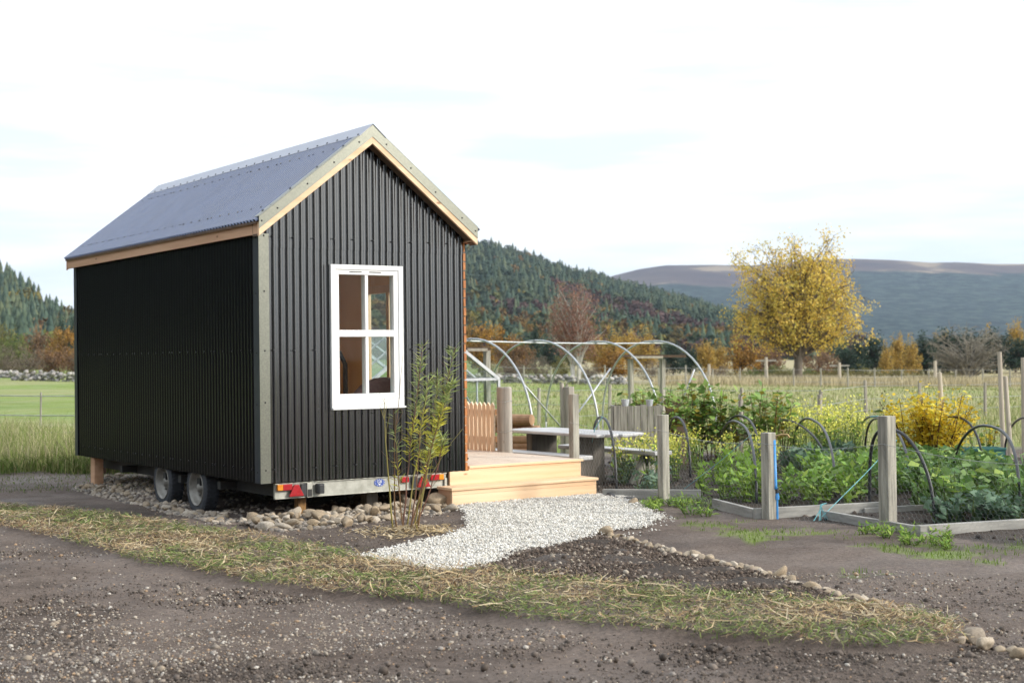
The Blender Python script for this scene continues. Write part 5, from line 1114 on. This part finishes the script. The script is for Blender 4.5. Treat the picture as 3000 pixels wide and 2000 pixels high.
HL_ = poly_uv([(160,1124),(215,1108),(300,1096),(350,1112),(420,1150),(500,1172),(560,1196),(500,1206),(420,1186),(330,1162),(240,1146)]); k = 0
while k < 105:
    q = rs.uniform(0, 1); u, v = rs.uniform(160, 560), rs.uniform(1096, 1206); p = grd(u, v)
    if not inpoly(p[:1], p[1:2], HL_)[0]: continue
    s_ = rs.uniform(.03, .065); cobble(p+[0,0,s_*.3], s_, 'small rounded stone in the spill along the left side of the black hut', 'stones spilled beside the wheels'); k += 1
for (u, v, s_, w_) in ((1010,1166,.15,'biggest boulder under the right corner of the hut beside the step'),(985,1172,.09,'pointed boulder left of the biggest one beside the step'),(868,1172,.10,'upright boulder under the trailer beam left of the sapling'),(960,1168,.11,'flat-topped boulder behind the willow stems')):
    p = grd(u, v); cobble(p+[0,0,s_*.45], s_, w_, None, 'boulder')
LN = [(1377,1231),(1440,1240),(1500,1256),(1568,1277),(1640,1291),(1720,1313),(1800,1336),(1880,1358),(1960,1380),(2055,1402)]
k = 0
for f in np.linspace(0, 1, 74):
    q = f*(len(LN)-1); a = int(min(q, len(LN)-2)); u = LN[a][0]*(1-(q-a))+LN[a+1][0]*(q-a); v = LN[a][1]*(1-(q-a))+LN[a+1][1]*(q-a); s_ = rs.uniform(.022, .05)*(1.0+.35*(f > .3))
    p = grd(u+rs.normal(0, 4), v+rs.normal(0, 2.5)); cobble(p+[0,0,s_*.35], s_, 'pale stone in the line edging the dark soil bed', 'stones edging the soil bed', 'edging_stone')
for (u, v, s_, w_) in ((1388,1232,.085,'large rounded stone where the edging line meets the gravel'),(1455,1163,.085,'tan rounded stone at the far edge of the gravel'),(2238,1472,.085,'big tan boulder at the right end of the mulch strip'),(2206,1478,.05,'flat stone left of the big tan boulder by the mulch end'),(2262,1488,.06,'grey stone below right of the big tan boulder by the mulch end'),(2298,1494,.035,'small stone right of the grey one by the mulch end'),(2325,1500,.045,'second last stone of the row at the lower right'),(2346,1512,.06,'last stone of the row at the lower right edge'),(944,1310,.030,'tan stone at the lower tip of the gravel')):
    p = grd(u, v); cobble(p+[0,0,s_*.4], s_, w_, None, 'boulder')
def stuff_stones(name, P, size, cols, label, cat, sub=1, mt='stoneattr', **kw):
    V, F, I = scatter_stones(P, size, sub, r=rs, **kw); c = pal(len(P), cols, rs, .2); o = npmesh(name, V, F, MAT[mt], cols=c[I], smooth=(sub > 1 or name == 'pebbles')); tag(o, label, cat, kind='stuff'); return o
def sample_poly(poly, n_, r=rs):
    xs = [p[0] for p in poly]; ys = [p[1] for p in poly]; out_ = np.zeros((0, 2))
    while len(out_) < n_:
        P = np.stack([r.uniform(min(xs), max(xs), n_), r.uniform(min(ys), max(ys), n_)], 1); out_ = np.concatenate([out_, P[inpoly(P[:, 0], P[:, 1], poly)]])
    P = out_[:n_]; return np.stack([P[:, 0], P[:, 1], gh(P[:, 0], P[:, 1])], 1)
STC = [(.34,.29,.24),(.26,.23,.20),(.42,.37,.31),(.20,.18,.165)]
P = np.concatenate([sample_poly(HEAPF, 1500), sample_poly(HL_, 1700), sample_poly([(.0,.2),(2.3,.2),(2.3,5.4),(.0,5.6)], 900)]); P[:, 2] += heap(P[:, 0], P[:, 1])*(1-sstep(-.25, .1, P[:, 1]))*.4
stuff_stones('stones', P, rs.uniform(.012, .034, len(P)), STC, 'small grey stones filling in around the cobbles under the hut', 'small stones', 2)
# white gravel path: sheet plus loose chips
sel = ingrav[:-1, :-1] & ingrav[1:, :-1] & ingrav[1:, 1:] & ingrav[:-1, 1:]; ii, jj = np.where(sel); remap = {}; vv_ = []; ff_ = []
for a, b in zip(ii, jj):
    q = []
    for da, db in ((0,0),(1,0),(1,1),(0,1)):
        key = (a+da, b+db)
        if key not in remap: remap[key] = len(vv_); vv_.append((GX[key], GY[key], GZ[key]+.006))
        q.append(remap[key])
    ff_.append(q)
o = npmesh('path', np.array(vv_), np.array(ff_), pm('gravel_bed', (.56,.545,.51), (.28,.265,.24), 60, rough=.9, bump=.8, bscale=70, bdist=.02), smooth=True); tag(o, 'white gravel path curving from the mulch to the step', 'path', kind='structure')
P = sample_poly(GRAVEL, 24000); e_ = (fbm(P[:, 0]*3, P[:, 1]*3, 2)-.5)*.35; P[:, 2] += .028+rs.uniform(0, .012, len(P)); P[:, 0] += rs.normal(0, .03, len(P)); P[:, 1] += rs.normal(0, .03, len(P))
stuff_stones('gravel', P, rs.uniform(.006, .0125, len(P)), [(.76,.75,.72),(.68,.67,.63),(.79,.78,.76),(.56,.54,.50),(.72,.69,.62),(.48,.45,.41)], 'loose white angular chips covering the gravel path', 'gravel', 1, flat=.7, nproto=10)
P = sample_poly([(p[0]*1.0, p[1]) for p in poly_uv([(1500,1160),(1560,1195),(1500,1235),(1380,1240),(1130,1305),(1000,1325),(800,1290),(900,1255)])], 900); P[:, 2] += .004
stuff_stones('gravel', P, rs.uniform(.006, .013, len(P)), [(.75,.74,.70),(.66,.64,.60)], 'stray white chips scattered around the edge of the gravel path', 'gravel', 1)
# pebbles and clods on the soil
def frustum(n_, D0, D1, r=rs, marg=60, pw=1.0):
    D = (D0**-pw+(D1**-pw-D0**-pw)*r.random(n_))**(-1/pw); u = r.uniform(-marg, 2352+marg, n_); s_ = (u-1176)/FPX*D; x = CAM[0]+RH[0]*s_+FH[0]*D; y = CAM[1]+RH[1]*s_+FH[1]*D; return x, y, D, u
x, y, D, u = frustum(62000, 6.4, 15.5); nn = fbm(x*1.1, y*1.1, 3); keep = ~inpoly(x, y, GRAVEL) & ~inpoly(x, y, BAND) & (rs.random(len(x)) < np.clip((nn-.33)*4, .08, 1)) & ((u < 1450) | (D < 10.5) | inpoly(x, y, SOILBED))
x, y = x[keep], y[keep]; P = np.stack([x, y, gh(x, y)+.001], 1); sz = np.clip(rs.lognormal(-5.5, .62, len(P)), .0022, .030)
stuff_stones('pebbles', P, sz, [(.33,.275,.215),(.28,.24,.20),(.40,.355,.30),(.22,.19,.165),(.46,.43,.39),(.34,.235,.15),(.26,.235,.215),(.24,.20,.17)], 'tan and grey pebbles littering the brown soil', 'pebbles', 1, flat=.62)
x, y, D, u = frustum(62000, 6.4, 15); nn = fbm(x*1.4+7, y*1.4, 3); keep = ~inpoly(x, y, GRAVEL) & ~inpoly(x, y, BAND) & (rs.random(len(x)) < np.clip((nn-.38)*4, .12, 1)) & ((u < 1500) | (D < 10.0) | inpoly(x, y, SOILBED))
x, y = x[keep], y[keep]; P = np.stack([x, y, gh(x, y)], 1)
stuff_stones('soil_clods', P, np.clip(rs.lognormal(-5.35, .6, len(P)), .0025, .032), [(.075,.058,.047),(.11,.087,.073),(.05,.038,.031),(.15,.122,.104),(.13,.105,.09)], 'dark crumbly clods of soil on the ground', 'soil clods', 1, flat=.8)
P = sample_poly(SOILBED, 15000); P[:, 2] += .026; stuff_stones('soil_clods', P, np.clip(rs.lognormal(-5.1, .55, len(P)), .003, .03), [(.075,.052,.038),(.10,.072,.055),(.055,.038,.028),(.13,.096,.074)], 'dark crumbly clods filling the soil bed beside the gravel', 'soil clods', 1, flat=.8)
P = sample_poly(SOILBED, 700); P[:, 2] += .030; stuff_stones('pebbles', P, np.clip(rs.lognormal(-4.9, .5, len(P)), .004, .03), [(.32,.27,.215),(.40,.35,.29),(.26,.215,.18)], 'dull pebbles scattered over the dark soil bed', 'pebbles', 2, flat=.7)
P = sample_poly([(4.1,3.0),(4.1,-6),(8,-7),(13,-4),(9.5,4.0)], 4500); stuff_stones('soil_clods', P, np.clip(rs.lognormal(-4.2, .5, len(P)), .008, .05), [(.045,.034,.028),(.07,.054,.044),(.035,.026,.022),(.14,.11,.09)], 'dark clods and chips between the vegetable plants', 'soil clods', 1, flat=.7)

# ================================================================ mulch, straw, grass
def strips(name, P, ln, wd, cols, label, cat, tilt=.22, mt='dry'):
    n_ = len(P); az = rs.uniform(0, 6.28, n_); tl = rs.normal(0, tilt, n_); d = np.stack([np.cos(az)*np.cos(tl), np.sin(az)*np.cos(tl), np.sin(tl)], 1); nr_ = rnd_unit(n_, rs)*.5+np.array([0, 0, 1]); side = np.cross(d, nr_); side /= np.linalg.norm(side, axis=1, keepdims=True)
    bend = rs.normal(0, .12, n_)[:, None]; l2, w2 = ln[:, None]*.5, wd[:, None]*.5; mid = P+side*bend*ln[:, None]
    V = np.stack([P-d*l2-side*w2*.6, P-d*l2+side*w2*.6, mid+side*w2, mid-side*w2, P+d*l2+side*w2*.5, P+d*l2-side*w2*.5], 1).reshape(-1, 3); b_ = np.arange(n_)[:, None]*6; F = np.concatenate([b_+np.array([[0,1,2,3]]), b_+np.array([[3,2,4,5]])])
    tag(npmesh(name, V, F, MAT[mt], cols=np.repeat(cols, 6, 0)), label, cat, kind='stuff')
MUL = [(.54,.42,.25),(.46,.34,.19),(.62,.53,.36),(.36,.24,.13),(.24,.16,.10)]; MGR = [(.16,.23,.06),(.21,.27,.08),(.13,.18,.05),(.27,.29,.12)]
n_ = 46000; P = sample_poly(BAND, n_); P[:, 0] += rs.normal(0, .035, n_); P[:, 1] += rs.normal(0, .035, n_); g_ = fbm(P[:, 0]*2.1, P[:, 1]*2.1, 3); P[:, 2] += .045+rs.random(n_)**1.5*.05*(.5+fbm(P[:, 0]*4, P[:, 1]*4, 2)); isg = rs.random(n_) < np.clip((g_-.36)*3.0, .06, .75); c = np.where(isg[:, None], pal(n_, MGR, rs, .3), pal(n_, MUL, rs, .3))
strips('mulch', P, rs.lognormal(-3.05, .5, n_), rs.lognormal(-5.35, .45, n_), c, 'strip of straw and cut grass mulch crossing the bare soil', 'mulch', .30)
P = sample_poly(BAND, 260); P[:, 2] += .085; strips('mulch', P, rs.uniform(.12, .32, 260), rs.uniform(.006, .014, 260), pal(260, [(.58,.48,.32),(.50,.38,.22)], rs), 'longer pale stalks lying on the mulch strip', 'mulch', .15)
c0 = grd(950,1226)[:2]; P = np.zeros((900, 3)); P[:, :2] = c0+rs.normal(0, 1, (900, 2)) @ np.array([[.26*RH[0], .26*RH[1]], [.20*FH[0], .20*FH[1]]]); P[:, 2] = gh(P[:, 0], P[:, 1])+.01+.05*rs.random(900)*np.exp(-((P[:, :2]-c0)**2).sum(1)/.08)
strips('mulch', P, rs.lognormal(-2.7, .4, 900), rs.lognormal(-4.7, .4, 900), pal(900, [(.56,.44,.27),(.48,.36,.20),(.62,.52,.36)], rs, .25), 'ring of pale wood chip mulch round the willow sapling', 'mulch', .25)
def grass(name, x, y, H, wd, lean, cols, label, z=None):
    P = np.stack([x, y, gh(x, y)-.01], 1); V, F = blades(P, H, wd, lean, rs); tag(npmesh(name, V, F, MAT['dry'], cols=np.repeat(cols, 6, 0)), label, 'grass', kind='stuff')
def uD(n_, u0, u1, D0, D1): D = rs.uniform(D0, D1, n_); u = rs.uniform(u0, u1, n_); s_ = (u-1176)/FPX*D; return CAM[0]+RH[0]*s_+FH[0]*D, CAM[1]+RH[1]*s_+FH[1]*D
STR = [(.50,.45,.28),(.42,.40,.22),(.34,.36,.15),(.24,.30,.10),(.56,.50,.34)]; FGR = [(.24,.30,.08),(.28,.32,.11),(.20,.27,.07),(.33,.35,.15)]; GRS = [(.12,.19,.035),(.16,.23,.05),(.10,.15,.035),(.20,.24,.08)]
x, y = uD(9500, -140, 330, 21.6, 28.5); n_ = len(x); grass('grass', x, y, rs.uniform(.22, .70, n_)*np.clip(.5+fbm(x*.9, y*.9, 3), .5, 1.2), rs.uniform(.006, .012, n_), .6, pal(n_, STR+FGR, rs, .25), 'tall pale seeding grass left of the black hut')
x, y = uD(7200, -140, 330, 20.4, 23.4); k_ = fbm(x*1.3, y*1.3, 3) > .44; x, y = x[k_], y[k_]; n_ = len(x); grass('grass', x, y, rs.uniform(.08, .36, n_), rs.uniform(.008, .016, n_), 1.1, pal(n_, GRS+[(.36,.32,.16),(.30,.30,.12)], rs, .3), 'dark green grass tussocks at the edge of the soil left of the hut')
x, y = uD(20000, 1040, 2500, 24.0, 44); n_ = len(x); grass('grass', x, y, rs.uniform(.10, .34, n_), rs.uniform(.006, .012, n_), .8, pal(n_, STR+FGR, rs, .25), 'rough straw and green grass of the field behind the garden')
x, y = uD(16000, 1040, 2500, 44, 108); n_ = len(x); grass('grass', x, y, rs.uniform(.08, .26, n_), rs.uniform(.02, .035, n_), .9, pal(n_, STR+FGR, rs, .25), 'far rough grass reaching to the field edge')
x, y = uD(9000, 1500, 2500, 97, 112); n_ = len(x); grass('grass', x, y, rs.uniform(.5, 1.0, n_), rs.uniform(.03, .06, n_), .5, pal(n_, [(.55,.48,.32),(.48,.42,.27)], rs, .2), 'band of pale dry grass along the far field edge')
x, y, D, u = frustum(60000, 8.5, 17); x = x+rs.normal(0, .05, len(x)); k_ = inpoly(x, y, GRASSY) & (.6*fbm(x*1.5, y*1.5, 4)+.4*fbm(x*4.5, y*4.5, 3) > .50+.10*rs.random(len(x))); x, y = x[k_], y[k_]; n_ = len(x); grass('grass', x, y, rs.uniform(.02, .07, n_), rs.uniform(.004, .008, n_), .9, pal(n_, [(.17,.27,.04),(.22,.32,.06),(.14,.21,.04)], rs, .25), 'short bright green grass patches on the trodden soil')
x, y = uD(2600, -60, 420, 17.5, 21); k_ = rs.random(2600) < .8; n_ = 2600; grass('grass', x, y, rs.uniform(.02, .07, n_), rs.uniform(.004, .01, n_), 1.0, pal(n_, GRS+[(.3,.25,.14)], rs, .3), 'thin low grass creeping over the soil at the left')
P = sample_poly(BAND, 5200); g_ = fbm(P[:, 0]*2.1, P[:, 1]*2.1, 3); P = P[g_ > .5]; n_ = len(P); grass('grass', P[:, 0], P[:, 1], rs.uniform(.05, .11, n_), rs.uniform(.004, .008, n_), 1.0, pal(n_, MGR, rs, .3), 'fresh green blades growing through the mulch strip')

# ================================================================ air
mb = MB(); mb.box((-7200,-7200,-14), (7200,7200,460)); hz, t, b = newmat('haze_air'); t.nodes.remove(b)
pv = t.nodes.new('ShaderNodeVolumePrincipled'); pv.inputs['Color'].default_value = (.62,.78,1.0,1); pv.inputs['Density'].default_value = .00008; pv.inputs['Anisotropy'].default_value = .2; t.links.new(pv.outputs[0], t.nodes['Material Output'].inputs['Volume'])
tag(mb.build('haze', hz, None), 'thin bluish haze filling the air over the valley', 'haze', kind='stuff')
